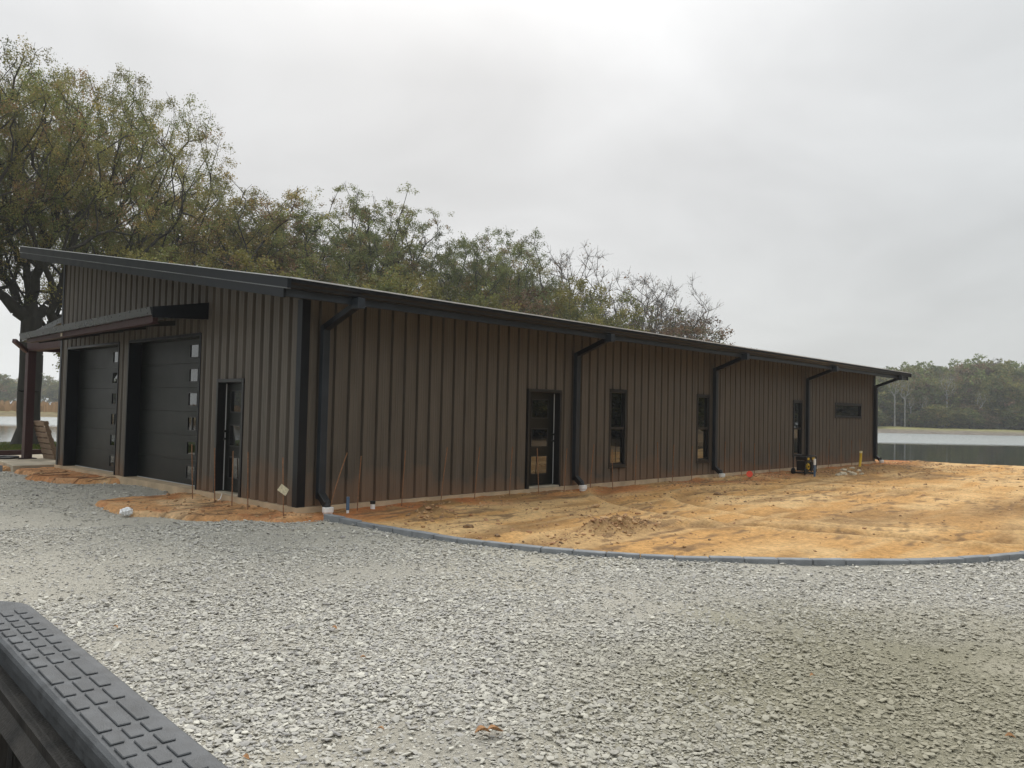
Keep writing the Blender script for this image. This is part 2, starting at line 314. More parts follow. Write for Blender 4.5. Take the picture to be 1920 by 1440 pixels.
def stone_mat():
    m = mat('crushed_stone', (.4, .4, .38), rough=.85, spec=.25); N, L = nodes(m); b = N['Principled BSDF']
    oi = N.new('ShaderNodeObjectInfo'); r = N.new('ShaderNodeValToRGB'); e = r.color_ramp
    e.elements[0].position = 0; e.elements[0].color = (.30, .285, .27, 1); e.elements[1].position = 1; e.elements[1].color = (.66, .63, .55, 1)
    for p_, c_ in ((.07, (.36, .345, .325, 1)), (.3, (.43, .41, .37, 1)), (.6, (.48, .457, .405, 1)), (.88, (.54, .515, .45, 1))):
        e.elements.new(p_).color = c_
    L.new(oi.outputs['Random'], r.inputs[0])
    g = N.new('ShaderNodeNewGeometry'); n = N.new('ShaderNodeTexNoise'); n.inputs['Scale'].default_value = 60; n.inputs['Detail'].default_value = 3; L.new(g.outputs['Position'], n.inputs[0])
    mr = N.new('ShaderNodeMapRange'); mr.inputs['To Min'].default_value = .75; mr.inputs['To Max'].default_value = 1.25; L.new(n.outputs['Fac'], mr.inputs[0])
    v = N.new('ShaderNodeVectorMath'); v.operation = 'SCALE'; L.new(r.outputs[0], v.inputs[0]); L.new(mr.outputs[0], v.inputs['Scale'])
    # damp olive patch at the drive's near right
    n5 = N.new('ShaderNodeTexNoise'); n5.inputs['Scale'].default_value = 1.1; n5.inputs['Detail'].default_value = 4; L.new(g.outputs['Position'], n5.inputs[0])
    sp = N.new('ShaderNodeVectorMath'); sp.operation = 'DISTANCE'; sp.inputs[1].default_value = (-1.2, -10.3, -.2); L.new(g.outputs['Position'], sp.inputs[0])
    sm = N.new('ShaderNodeMath'); sm.operation = 'MULTIPLY_ADD'; sm.inputs[1].default_value = 2.2; L.new(n5.outputs['Fac'], sm.inputs[0]); L.new(sp.outputs['Value'], sm.inputs[2])
    m2 = N.new('ShaderNodeMapRange'); m2.inputs['From Min'].default_value = 2.4; m2.inputs['From Max'].default_value = 4.6; m2.inputs['To Min'].default_value = .8; m2.inputs['To Max'].default_value = 0; L.new(sm.outputs[0], m2.inputs[0])
    mx = N.new('ShaderNodeMix'); mx.data_type = 'RGBA'; mx.inputs['B'].default_value = (.29, .265, .185, 1); L.new(m2.outputs[0], mx.inputs['Factor']); L.new(v.outputs[0], mx.inputs['A'])
    L.new(mx.outputs['Result'], b.inputs['Base Color'])
    return m
M['stone'] = stone_mat()
# ------------------------------------------------------------------ terrain
KERB = [(0.13, -.64), (.17, -1.75), (.22, -2.9), (.33, -3.75), (.56, -4.55), (.86, -5.25), (1.14, -5.76), (1.52, -6.25), (1.95, -6.70), (2.40, -7.17), (2.87, -7.59), (3.40, -8.02), (3.95, -8.36), (4.48, -8.62), (5.22, -8.88), (6.1, -9.1), (7.2, -9.3), (9., -9.5)]
DIRT_POLY = np.array([(-1.0, 60), (-1.05, 12.2), (-.95, 11.4), (-1.0, 10.2), (-1.15, 8.9), (-1.0, 8.0), (-.7, 7.5), (.05, 7.0), (.4, 7.0), (.4, 4.4), (-.02, 4.35), (-.9, 4.15), (-1.72, 3.8), (-1.9, 3.0), (-1.83, 1.72), (-1.16, .44), (-.44, -.45)] + KERB + [(16, -10), (70, -11), (70, 60)], float)
def sd_poly(x, y, P):               # > 0 outside the dirt polygon (= inside the gravel)
    shp = np.shape(x); x = np.ravel(x).astype(float); y = np.ravel(y).astype(float)
    d = np.full(x.shape, 1e9); ins = np.zeros(x.shape, bool); n = len(P)
    for i in range(n):
        ax, ay = P[i]; bx, by = P[(i+1) % n]; ex, ey = bx-ax, by-ay; wx, wy = x-ax, y-ay
        t = np.clip((wx*ex+wy*ey)/(ex*ex+ey*ey), 0, 1)
        d = np.minimum(d, (wx-ex*t)**2+(wy-ey*t)**2)
        if ay != by:
            c = ((ay > y) != (by > y)) & (x < (bx-ax)*(y-ay)/(by-ay)+ax); ins ^= c
    d = np.sqrt(d); d = np.where(ins, -d, d) + (fbm(x, y, 2.2, 4, 19)-.5)*.42*sstep(-.75, -.1, y)*sstep(3, 1, np.abs(d)); return d.reshape(shp)
WATER_Z = -1.0
def h_site(x, y):
    x = np.asarray(x, float); y = np.asarray(y, float)
    plat = -.10 - .35*sstep(16, 22, y) - .38*sstep(21, 41, y) + (fbm(x, y, .35, 3, 1)-.5)*.05
    edge = 31.2 - .3*np.clip(y, -60, 4) + 4*np.maximum(-24-y, 0)
    d1 = np.maximum(edge-x, np.minimum(95-x, y-17-.2*np.maximum(x-25, 0))); d2 = 43.5 + 3*(fbm(x, y*0, .07, 2, 3)-.5) - y
    d = np.minimum(d1, d2) + (fbm(x, y, .3, 3, 2)-.5)*.8
    return np.minimum(plat, -1.0 + .42*d) if True else 0
def h_site_c(x, y): return np.maximum(h_site(x, y), -2.4)
TRK = [((2.2, -7.3, 3.2), .16), ((9.5, -5.2, 3.4), .2), ((9.9, -5.0, 5.1), .2)]
def h_dirt(x, y):
    h = h_site_c(x, y)
    sg = sd_poly(x, y, DIRT_POLY)
    near = sstep(2.0, 0, -np.minimum(y, 0)) * (np.asarray(x) > -.5)
    wl = sstep(1.3, .1, -y) * (x > -.3) * (x < 27)               # loose berm along the long wall
    wl2 = sstep(1.0, .1, -x) * (y > -.5) * (y < 12)
    flat = sstep(31, 27, x)*sstep(18, 14, y)
    n1 = (fbm(x, y, 1.1, 5, 5)-.5); n2 = fbm(x, y, 4.0, 4, 6)-.5 + 1.1*(fbm(x, y*1.8, 11, 3, 7)-.5)*sstep(.40, .6, fbm(x, y, .6, 3, 9))
    h = h + flat*(n1*.05 + n2*.022 + wl*(.008+.07*np.abs(fbm(x, y, 2.2, 4, 8)-.5)) + wl2*.02*n2)
    # graded streaks roughly along the wall + curved wheel track
    ang = fbm(x, y, .15, 2, 11)*2.0
    st = np.sin((y*1.0+.22*x+ang)*14)*.006*fbm(x, y, .4, 2, 12)
    h = h + flat*st
    for (cx, cy, r), wd in TRK:
        rr = np.hypot(x-cx, y-cy); a = np.exp(-((rr-r)/wd)**2); h = h - flat*.045*a + flat*.035*np.exp(-((rr-r-wd*1.6)/(wd*.5))**2)
    # spoil heaps
    for cx, cy, sx, sy, hh in ((2.6, -4.3, .95, .26, .22), (1.55, -1.35, .35, .22, .16), (1.1, -3.7, .3, .18, .05), (19.3, -1.5, 1.3, .5, .16), (16.5, -2.3, 2.5, .3, .05), (9.5, -1.1, .8, .3, .07), (14.2, -.9, .9, .4, .1), (22.5, -1.3, 1.6, .5, .1), (26.5, -1.2, 1.5, .5, .12)):
        q = np.exp(-(((x-cx)/sx)**2+((y-cy)/sy)**2)); h = h + q*hh*(.5+fbm(x, y, 5, 4, 14))
    return h - .26*sstep(-.12, .14, sg)
def h_gravel(x, y):
    sg = sd_poly(x, y, DIRT_POLY)
    tong = np.exp(-(((x+.3)/.8)**2+((y-5.6)/1.2)**2))*.07
    ker = sstep(.5, .05, sg)*(np.asarray(y) < -.6)*.030
    fall = h_site_c(x, y)+.10
    z = -.178 + (fbm(x, y, .5, 4, 21)-.5)*.07 + (fbm(x, y, 3, 3, 22)-.5)*.012 + tong + ker + np.minimum(fall+.05, 0)
    return z - .12*sstep(-.06, -.26, sg)
def grid(x0, x1, y0, y1, st, hf, name, m, colf=None, keep=None, kind='structure', smooth=True):
    xs = np.arange(x0, x1+st*.5, st); ys = np.arange(y0, y1+st*.5, st); X, Y = np.meshgrid(xs, ys); Z = hf(X, Y)
    nx, ny = len(xs), len(ys); V = np.stack([X.ravel(), Y.ravel(), Z.ravel()], 1)
    i = (np.arange(ny-1)[:, None]*nx+np.arange(nx-1)[None]).ravel(); F = np.stack([i, i+1, i+nx+1, i+nx], 1)
    if keep is not None:
        k = keep(X, Y).ravel(); F = F[k[F].any(1)]; used = np.zeros(len(V), bool); used[F.ravel()] = True
        mp = np.cumsum(used)-1; V = V[used]; F = mp[F]
    c = colf(V[:, 0], V[:, 1]) if colf else None
    me = raw_mesh(name, V, F, m, smooth=smooth, col=c); o = bpy.data.objects.new(name, me); COL.objects.link(o)
    if kind: o['kind'] = kind
    return o
def mixc(a, b, t): t = np.asarray(t)[:, None]; return a*(1-t)+b*t
def col_dirt(x, y):
    tan = np.array([.58, .325, .12]); pale = np.array([.68, .45, .215]); red = np.array([.50, .18, .065]); brown = np.array([.27, .155, .065]); orange = np.array([.62, .335, .15])
    c = np.tile(tan, (len(x), 1))
    c = mixc(c, pale, sstep(.50, .68, fbm(x, y*1.8, .55, 4, 31)))
    c = mixc(c, brown, .75*sstep(.50, .70, fbm(x*.5+y*.15, y*3.0-.3*x, .55, 5, 33))); c = mixc(c, pale, .6*sstep(.52, .66, fbm(x*.35+y*.2, y*3.4-.2*x, .8, 5, 34)))
    wl = sstep(1.9, .3, -y + (fbm(x, y, .7, 3, 35)-.5)*1.6)*(x > -.2)
    c = mixc(c, red, .85*wl*sstep(.30, .55, fbm(x, y, 1.1, 4, 36)))
    far = sstep(13, 17, x)*sstep(3.3, 1.2, -y)*sstep(28.5, 26, x)
    c = mixc(c, brown*1.1, .65*far*sstep(.35, .6, fbm(x, y, 1.2, 4, 37)))
    for cx, cy, sx, sy, hh in ((2.6, -4.3, .95, .28, 1), (1.55, -1.35, .35, .25, 1), (19.3, -1.8, 1.6, .5, .8), (7.5, -6.2, 2.2, .9, .6), (11, -7.5, 2.6, .9, .6)):
        q = np.exp(-(((x-cx)/sx)**2+((y-cy)/sy)**2)); c = mixc(c, brown*.9, np.clip(q*hh*1.2*(.5+fbm(x, y, 6, 3, 49)), 0, .95))
    for cx, cy, sx, sy, hh in ((1.6, -4.1, .7, .4, .8), (6.2, -7.2, 1.2, .4, .9), (13, -6.2, 3.0, .5, .8), (9.2, -8.3, 1.5, .5, .7), (2.7, -6.5, 1.5, .35, .6)):
        q = np.exp(-(((x-cx)/sx)**2+((y-cy)/sy)**2)); c = mixc(c, pale*1.08, np.clip(q*hh*(.5+fbm(x, y, 3, 3, 41)), 0, 1))
    lf = (x < .3) & (y > -.7)
    cl = mixc(np.tile(orange, (len(x), 1)), np.array([.74, .49, .27])[None], sstep(.42, .6, fbm(x, y, 1.3, 4, 43))); cl = mixc(cl, red[None], .6*sstep(.55, .68, fbm(x, y, 2.2, 4, 44)))
    t = sstep(.5, -.3, x)*sstep(-1.1, -.3, y); c = c*(1-t[:, None])+cl*t[:, None]
    c = mixc(c, red*.9, .5*sstep(7.2, 8, y)*(x < .4)*sstep(12, 11, y))
    c = mixc(c, np.array([[.17, .16, .13]]), sstep(-.02, .2, sd_poly(x, y, DIRT_POLY)))
    c = c*(.82+.36*fbm(x, y, 6, 4, 45))[:, None]
    rut = sstep(.56, .70, fbm(x*2.2+y*.7, y*8-x*.6, 1.0, 4, 46))*sstep(.42, .55, fbm(x, y, .5, 3, 47)); c = mixc(c, np.array([[.22, .135, .07]]), .85*rut)
    for (cx, cy, r), wd in TRK:
        rr = np.hypot(x-cx, y-cy); c = mixc(c, brown[None], .45*np.exp(-((rr-r)/wd)**2)*(.4+fbm(x, y, 3, 3, 48))); c = mixc(c, pale[None], .5*np.exp(-((rr-r-wd*1.7)/(wd*.5))**2))
    wet = sstep(-.75, -.95, h_site(x, y)); c = c*(1-.45*wet)[:, None]
    return np.clip(c, 0, 1)
def col_gravel(x, y):
    a = np.array([.46, .43, .365]); b = np.array([.41, .385, .33]); ol = np.array([.25, .23, .15])
    c = np.tile(a, (len(x), 1)); c = mixc(c, b, sstep(.4, .6, fbm(x, y, .8, 4, 51)))
    d = np.hypot(x+1.2, y+10.3)+2.2*fbm(x, y, 1.1, 4, 52)
    c = mixc(c, ol, .75*sstep(4.4, 2.4, d)); c = mixc(c, np.array([.50, .46, .37]), .6*sstep(.55, .7, fbm(x, y, .45, 3, 53)))
    return c
big = grid(-160, 150, -130, 62, 1.5, lambda x, y: h_site_c(x, y)-.30-.0*x, 'ground', M['soil'])
def lakebed():
    mb = MB(); R = 2500; mb.poly((-R, -R, -2.9), (R, -R, -2.9), (R, R, -2.9), (-R, R, -2.9)); return mb.build('lakebed_ground', M['soil'])
lakebed()['kind'] = 'structure'
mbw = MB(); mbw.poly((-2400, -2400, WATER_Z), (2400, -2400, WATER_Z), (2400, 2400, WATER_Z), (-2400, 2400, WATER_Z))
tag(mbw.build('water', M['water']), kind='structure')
grid(-2.62, 34, -12.5, .35, .055, h_dirt, 'dirt_ground', M['dirt'], col_dirt, keep=lambda x, y: sd_poly(x, y, DIRT_POLY) < .35)
grid(-2.62, .40, .35, 21, .06, h_dirt, 'dirt_ground', M['dirt'], col_dirt, keep=lambda x, y: sd_poly(x, y, DIRT_POLY) < .35)
grid(25.2, 34, .35, 14, .12, h_dirt, 'dirt_ground', M['dirt'], col_dirt)
grid(.40, 26, 11.0, 21, .2, h_dirt, 'dirt_ground', M['dirt'], col_dirt)
grid(-26, 13, -22, 22, .09, h_gravel, 'gravel_drive', M['fines'], col_gravel, keep=lambda x, y: (sd_poly(x, y, DIRT_POLY) > -.25) & (np.hypot(x+7, y+11.2) < 34))
def h_lawn(x, y): return h_site_c(x, y) + .03*fbm(x, y, 1.5, 3, 61) - .30*(1-sstep(20.5, 22, y+2.5*(fbm(x, y, .3, 3, 62)-.5)))-.2*sstep(-.8, -.9, h_site_c(x, y))
grid(-60, 100, 17.5, 46, .4, h_lawn, 'lawn', M['lawn'])
# far banks
def bank(name, a, b, nrm, prof, colf, nseg=120, wob=5.0):
    a, b, nrm = np.array(a, float), np.array(b, float), np.array(nrm, float); V = []; T = np.linspace(0, 1, nseg+1)
    for k, (off, z) in enumerate(prof):
        for t in T:
            p = a+(b-a)*t + nrm*(off + wob*(fbm(np.array([t*40.]), np.array([k*.35]), 1, 3, 71)[0]-.5)*2)
            V.append((p[0], p[1], z + (.12*(vnoise(np.array([t*90.]), np.array([k*1.3]))[0]-.5) if z > -1 else 0)))
    V = np.array(V); n = nseg+1; F = []
    for k in range(len(prof)-1):
        for i in range(nseg): F.append((k*n+i, k*n+i+1, (k+1)*n+i+1, (k+1)*n+i))
    me = raw_mesh(name, V, np.array(F), M['farbank'], smooth=True, col=colf(V)); o = bpy.data.objects.new(name, me); COL.objects.link(o); o['kind'] = 'structure'; return o
SH_A, SH_B = np.array((90., 117.)), np.array((330., -116.)); SH_N = np.array((.69, .72))
def cb(V):
    g = np.array([.27, .25, .10]); mud = np.array([.17, .145, .12]); t = sstep(-.45, -.15, V[:, 2]); return mixc(np.tile(mud, (len(V), 1)), g, t)
bank('far_bank', SH_A, SH_B, SH_N, [(0, -1.6), (1.5, -1.02), (5, -.8), (9, -.35), (13, -.05), (22, .25), (60, .5), (400, 1.0)], cb)
def cb2(V):
    g = np.array([.20, .17, .07]); mud = np.array([.20, .16, .09]); t = sstep(-.6, -.2, V[:, 2]); return mixc(np.tile(mud, (len(V), 1)), g, t)
bank('far_bank', (-400, 137), (105, 141), (0, 1), [(0, -1.6), (1.5, -1.02), (5, -.6), (12, -.2), (60, .0), (500, .8)], cb2)

# stones: instances on points
def stone_meshes(n=9):
    c = bpy.data.collections.new('stone_source'); r = np.random.default_rng(3)
    for i in range(n):
        bm = bmesh.new(); bmesh.ops.create_icosphere(bm, subdivisions=1, radius=.5)
        for v in bm.verts: v.co *= float(r.uniform(.72, 1.12))
        a = r.uniform(.5, .9); b = r.uniform(.24, .48)
        for v in bm.verts: v.co.y *= a; v.co.z *= b
        me = bpy.data.meshes.new('stone'); bm.to_mesh(me); bm.free(); me.materials.append(M['stone'])
        o = bpy.data.objects.new('stone', me); c.objects.link(o)
    return c
def scatter_object(name, P, scl, rot, idx, coll, kind='stuff'):
    me = bpy.data.meshes.new(name); me.vertices.add(len(P)); me.vertices.foreach_set('co', np.ascontiguousarray(P, np.float32).ravel())
    for nm, arr in (('scl', scl), ('rot', rot)):
        a = me.attributes.new(nm, 'FLOAT_VECTOR', 'POINT'); a.data.foreach_set('vector', np.ascontiguousarray(arr, np.float32).ravel())
    a = me.attributes.new('idx', 'INT', 'POINT'); a.data.foreach_set('value', np.ascontiguousarray(idx, np.int32))
    o = bpy.data.objects.new(name, me); COL.objects.link(o)
    ng = bpy.data.node_groups.new(name+'_nodes', 'GeometryNodeTree')
    ng.interface.new_socket('Geometry', in_out='INPUT', socket_type='NodeSocketGeometry'); ng.interface.new_socket('Geometry', in_out='OUTPUT', socket_type='NodeSocketGeometry')
    N, L = ng.nodes, ng.links; gi = N.new('NodeGroupInput'); go = N.new('NodeGroupOutput')
    ip = N.new('GeometryNodeInstanceOnPoints'); ci = N.new('GeometryNodeCollectionInfo'); ci.inputs['Collection'].default_value = coll
    ci.inputs['Separate Children'].default_value = True; ci.inputs['Reset Children'].default_value = True
    def at(nm, t):
        q = N.new('GeometryNodeInputNamedAttribute'); q.data_type = t; q.inputs['Name'].default_value = nm; return q.outputs['Attribute']
    L.new(gi.outputs[0], ip.inputs['Points']); L.new(ci.outputs[0], ip.inputs['Instance']); ip.inputs['Pick Instance'].default_value = True
    L.new(at('idx', 'INT'), ip.inputs['Instance Index']); L.new(at('rot', 'FLOAT_VECTOR'), ip.inputs['Rotation']); L.new(at('scl', 'FLOAT_VECTOR'), ip.inputs['Scale'])
    L.new(ip.outputs[0], go.inputs[0]); md = o.modifiers.new('scatter', 'NODES'); md.node_group = ng
    if kind: o['kind'] = kind
    return o
SRC = stone_meshes()
def gravel():
    bands = [(1.6, 4.5, 5600), (4.5, 8, 4600), (8, 13, 2300), (13, 30, 450)]; P = []
    yaw = YAW
    for r0, r1, dn in bands:
        n = int(dn*(r1*r1-r0*r0)*.5*1.42); r = np.sqrt(rng.uniform(r0*r0, r1*r1, n)); a = yaw + rng.uniform(-.70, .72, n)
        x = CAM[0]+r*np.sin(a); y = CAM[1]+r*np.cos(a); sg = sd_poly(x, y, DIRT_POLY)
        dens = .25+.75*sstep(.34, .52, fbm(x, y, .75, 4, 81)); dens *= 1-.45*sstep(4.3, 2.2, np.hypot(x+1.2, y+10.3)+1.8*fbm(x, y, 1.1, 4, 52))
        k = (sg > -.04+.06*rng.standard_normal(n)) & (rng.random(n) < dens) & (x < 12)
        P.append(np.stack([x, y, r], 1)[k])
    P = np.concatenate(P); x, y, r = P.T; n = len(P)
    L_ = np.exp(rng.normal(math.log(.0180), .50, n)); L_ = np.clip(L_, .009, .062)*(1+.25*sstep(9, 20, r)); L_ *= 1+.15*sstep(1.5, .2, sd_poly(x, y, DIRT_POLY))
    z = h_gravel(x, y)+L_*rng.uniform(.0, .30, n)
    scl = np.stack([L_*rng.uniform(.9, 1.3, n), L_, L_*rng.uniform(.6, 1, n)], 1)
    rot = np.stack([rng.normal(0, .24, n), rng.normal(0, .24, n), rng.uniform(0, 6.28, n)], 1)
    print('stones', n)
    return scatter_object('gravel', np.stack([x, y, z], 1), scl, rot, rng.integers(0, 9, n), SRC)
gravel()
def clods():
    n = 9000; x = rng.uniform(-1.9, 27.5, n); y = -rng.gamma(1.6, 1.8, n)+.1; x2 = rng.uniform(-1.8, -.02, 1200); y2 = rng.uniform(-.6, 11.5, 1200)
    for cx, cy, sx, sy, m_ in ((2.6, -4.3, .8, .22, 900), (1.55, -1.35, .3, .2, 350), (19.3, -1.5, 1.2, .45, 800), (9.5, -1.1, .7, .25, 300), (14.2, -.9, .8, .3, 400), (22.5, -1.3, 1.4, .4, 400), (26.5, -1.2, 1.3, .4, 300)):
        x = np.append(x, rng.normal(cx, sx, m_)); y = np.append(y, rng.normal(cy, sy, m_))
    x = np.append(x, x2); y = np.append(y, y2); n = len(x)
    sg = sd_poly(x, y, DIRT_POLY); k = (sg < -.05) & ((y < -.12) | (x < -.05)) & (fbm(x, y*1.5, .7, 4, 91)+rng.normal(0, .1, n) > .47); x, y = x[k], y[k]; n = len(x)
    c = bpy.data.collections.new('clod_source'); r = np.random.default_rng(5)
    for i in range(5):
        bm = bmesh.new(); bmesh.ops.create_icosphere(bm, subdivisions=1, radius=.5)
        for v in bm.verts: v.co *= float(r.uniform(.7, 1.15)); v.co.z *= .6
        me = bpy.data.meshes.new('clod'); bm.to_mesh(me); bm.free()
        me.materials.append(CLODM[i % 3]); c.objects.link(bpy.data.objects.new('clod', me))
    L_ = np.clip(np.exp(rng.normal(math.log(.021), .6, n)), .010, .16)
    rot = np.stack([rng.normal(0, .3, n), rng.normal(0, .3, n), rng.uniform(0, 6.28, n)], 1)
    scatter_object('soil_clods', np.stack([x, y, h_dirt(x, y)+L_*.12], 1), np.stack([L_*1.3, L_, L_], 1), rot, rng.integers(0, 5, n), c)
CLODM = [mat('clod_tan', (.48, .30, .15), rough=1, var=.3, vscale=20), mat('clod_red', (.36, .20, .10), rough=1, var=.3, vscale=20), mat('clod_brown', (.24, .15, .08), rough=1, var=.3, vscale=20)]
clods()
# ------------------------------------------------------------------ the building
BL, BW, HL, SL = 25.49, 11.225, 3.318, .1614      # length, width, low wall height, roof pitch
PITCH = .297
B = empty('metal_building'); tag(B, 'long low brown ribbed metal building with black trim and a single-slope roof', 'building')
def profile(fl, sl, gd):              # half groove floor, side width, depth
    return [(0, gd), (fl, gd), (fl+sl, 0), (.112, 0), (.118, -.004), (.130, -.004), (.136, 0), (.162, 0), (.168, -.004), (.180, -.004), (.186, 0), (.297-fl-sl, 0), (.297-fl, gd), (.297, gd)]
PROF_LONG, PROF_GABLE = profile(.018, .016, .050), profile(.036, .022, .052)
def pdepth(t, PROF):
    t = t % PITCH; return float(np.interp(t, [p[0] for p in PROF], [p[1] for p in PROF]))
def split_pieces(mb):
    key = {}; par = list(range(len(mb.f)))
    def find(a):
        while par[a] != a: par[a] = par[par[a]]; a = par[a]
        return a
    for i, f in enumerate(mb.f):
        for v in f:
            k = tuple(round(c, 3) for c in mb.v[v])
            if k in key: par[find(i)] = find(key[k])
            else: key[k] = i
    # columns beside one another also touch along an edge, at different heights
    cols = {}
    for i, f in enumerate(mb.f):
        xs = [tuple(round(c, 3) for c in mb.v[v][:2]) for v in f]; zs = [mb.v[v][2] for v in f]
        for x in set(xs): cols.setdefault(x, []).append((i, min(zs), max(zs)))
    for L_ in cols.values():
        for a in L_:
            for b in L_:
                if a[1] < b[2]-1e-3 and b[1] < a[2]-1e-3: par[find(a[0])] = find(b[0])
    out = {}
    for i, f in enumerate(mb.f): out.setdefault(find(i), MB()).poly(*[mb.v[v] for v in f])
    return list(out.values())
def ribbed(s0, s1, openings, zt, P, name, parent, m, separate=True, phase=0.0, PROF=PROF_LONG):
    """P(s, depth, z) -> world; zt(s) top"""
    k0 = math.floor((s0-phase)/PITCH); k1 = math.ceil((s1-phase)/PITCH); allmb = MB()
    for k in range(k0, k1):
        a = phase+k*PITCH; ss = sorted(set([round(min(max(a+p[0], s0), s1), 5) for p in PROF] + [q for o_ in openings for q in (o_[0], o_[1]) if a < q < a+PITCH and s0 < q < s1]))
        mb = MB() if separate else allmb
        for u, v in zip(ss[:-1], ss[1:]):
            if v-u < 1e-5: continue
            mid = (u+v)/2; du, dv = pdepth(u-phase+1e-7, PROF), pdepth(v-phase-1e-7, PROF)
            if v - (a+PITCH) > -1e-4: dv = PROF[-1][1]
            ivs = [(0.0, None)]; blk = sorted([(o_[2], o_[3]) for o_ in openings if o_[0] <= mid <= o_[1]])
            z = 0.0; segs = []
            for lo, hi in blk:
                if lo > z+1e-4: segs.append((z, lo, lo))
                z = hi
            segs.append((z, zt(u), zt(v)))
            for z0, zu, zv in segs:
                mb.poly(P(u, du, z0), P(v, dv, z0), P(v, dv, zv), P(u, du, zu))
        if separate and mb.f:
            for piece in split_pieces(mb): piece.build(name, m, parent)
    if not separate: allmb.build(name, m, parent)
DW = [(5.407, 6.452, 0, 2.062)]; WN = [(8.226, 8.878, .359, 2.143), (12.146, 12.797, .359, 2.143), (18.146, 18.805, .359, 2.143), (21.56, 24.05, 1.669, 2.143)]
GO = [(3.473, 6.871, 0, 2.93), (7.414, 10.697, 0, 2.93), (1.809, 2.757, 0, 2.049)]
PL = lambda s, d, z: (s, d, z)
PG = lambda s, d, z: (d, s, z)
ribbed(0, BL, DW+WN, lambda s: HL+.03, PL, 'wall_panel', B, M['wall'], phase=.02)
ribbed(0, BW, GO, lambda s: HL+SL*s+.03, PG, 'wall_panel', B, M['wall'], phase=.06, PROF=PROF_GABLE)
ribbed(0, BW, [], lambda s: HL+SL*s+.03, lambda s, d, z: (BL-d, s, z), 'end_wall', B, M['wall'], separate=False)
ribbed(0, BL, [], lambda s: HL+SL*BW+.03, lambda s, d, z: (s, BW-d, z), 'back_wall', B, M['wall'], separate=False)
MB().box(-.04, BL+.04, -.04, BW+.04, -.75, -.004).build('slab', M['concbase'], B)
# corner trims
ct = MB()
ct.box(-.016, .0, -.016, .13, -.003, HL-.01); ct.box(.0, .13, -.016, -.002, -.003, HL-.01)
ct.box(-.026, -.016, -.026, .02, -.003, HL-.01); ct.box(-.016, .02, -.026, -.016, -.003, HL-.01); ct.build('corner_trim', M['trim'], B)
ct = MB(); ct.box(-.016, .0, BW-.1, BW+.016, -.003, HL+SL*BW-.02); ct.box(.0, .1, BW, BW+.016, -.003, HL+SL*BW-.02); ct.build('corner_trim', M['trim'], B)
ct = MB(); ct.box(BL-.14, BL+.016, -.016, 0, -.003, HL-.01); ct.box(BL, BL+.016, 0, .14, -.003, HL-.01); ct.build('corner_trim', M['trim'], B)
# roof
X0, X1, Y0, Y1 = -.873, BL+1.016, -.885, BW+.45
zb = lambda y: HL+SL*y; ztp = lambda y: 3.591+SL*y
def slope_box(x0, x1, y0, y1, f0, f1):       # box whose bottom/top follow functions of y
    return MB().hexa([(x0, y0, f0(y0)), (x1, y0, f0(y0)), (x1, y1, f0(y1)), (x0, y1, f0(y1)), (x0, y0, f1(y0)), (x1, y0, f1(y0)), (x1, y1, f1(y1)), (x0, y1, f1(y1))])
roof = MB()
roof.hexa([(X0+.05, Y0+.02, zb(Y0)+.03), (X1-.05, Y0+.02, zb(Y0)+.03), (X1-.05, Y1-.02, zb(Y1)+.03), (X0+.05, Y1-.02, zb(Y1)+.03), (X0+.05, Y0+.02, ztp(Y0)-.02), (X1-.05, Y0+.02, ztp(Y0)-.02), (X1-.05, Y1-.02, ztp(Y1)-.02), (X0+.05, Y1-.02, ztp(Y1)-.02)])
roof = roof.build('roof', M['roof'], B)
rb = MB()
for i in range(int((X1-X0)/.406)):
    x = X0+.2+i*.406; rb.hexa([(x-.012, Y0+.03, ztp(Y0)-.02), (x+.012, Y0+.03, ztp(Y0)-.02), (x+.012, Y1-.03, ztp(Y1)-.02), (x-.012, Y1-.03, ztp(Y1)-.02), (x-.012, Y0+.03, ztp(Y0)+.015), (x+.012, Y0+.03, ztp(Y0)+.015), (x+.012, Y1-.03, ztp(Y1)+.015), (x-.012, Y1-.03, ztp(Y1)+.015)])
rb.build('roof_seams', M['roof'], roof)
slope_box(X0+.03, X1-.03, Y0+.01, Y1-.01, lambda y: zb(y)+.004, lambda y: zb(y)+.028).build('soffit', M['soffit'], B)
for xa, xb in ((X0-.03, X0+.03), (X1-.03, X1+.03)):
    slope_box(xa, xb, -1.02, Y1+.02, lambda y: ztp(y)-.135, lambda y: ztp(y)+.004).build('rake_trim', M['trim'], B)
    slope_box(xa+.012, xb-.012, -.90, Y1, lambda y: zb(y)-.012, lambda y: ztp(y)-.152).build('rake_board', M['trim'], B)
    slope_box(xa-.004, xb+.004, -1.01, Y1+.01, lambda y: ztp(y)-.150, lambda y: ztp(y)-.1365).build('rake_highlight', M['rake_highlight'], B)  # thin added strip, paints a highlight line between rake trim and board
    slope_box(xa-.006, xb+.006, -1.03, Y1+.03, lambda y: ztp(y)+.006, lambda y: ztp(y)+.020).build('drip_edge', M['lip'], B)
MB().box(X0+.03, X1-.2, Y0-.012, Y0+.008, zb(Y0)+.012, 3.425).build('fascia_board', M['spout'], B)
gp = [(-.9, 3.292), (-.965, 3.292), (-.985, 3.312), (-.99, 3.345), (-1.015, 3.375), (-1.02, 3.428), (-1.008, 3.43), (-1.005, 3.385), (-.978, 3.345), (-.974, 3.32), (-.96, 3.302), (-.9, 3.302)]
g = MB(); n = len(gp)
g.v = [(X0+.035, y, z) for y, z in gp]+[(X1-.01, y, z) for y, z in gp]
g.f = [(i, (i+1) % n, (i+1) % n+n, i+n) for i in range(n)]+[tuple(range(n)), tuple(range(n, 2*n))]
g.build('gutter', M['trim'], B)
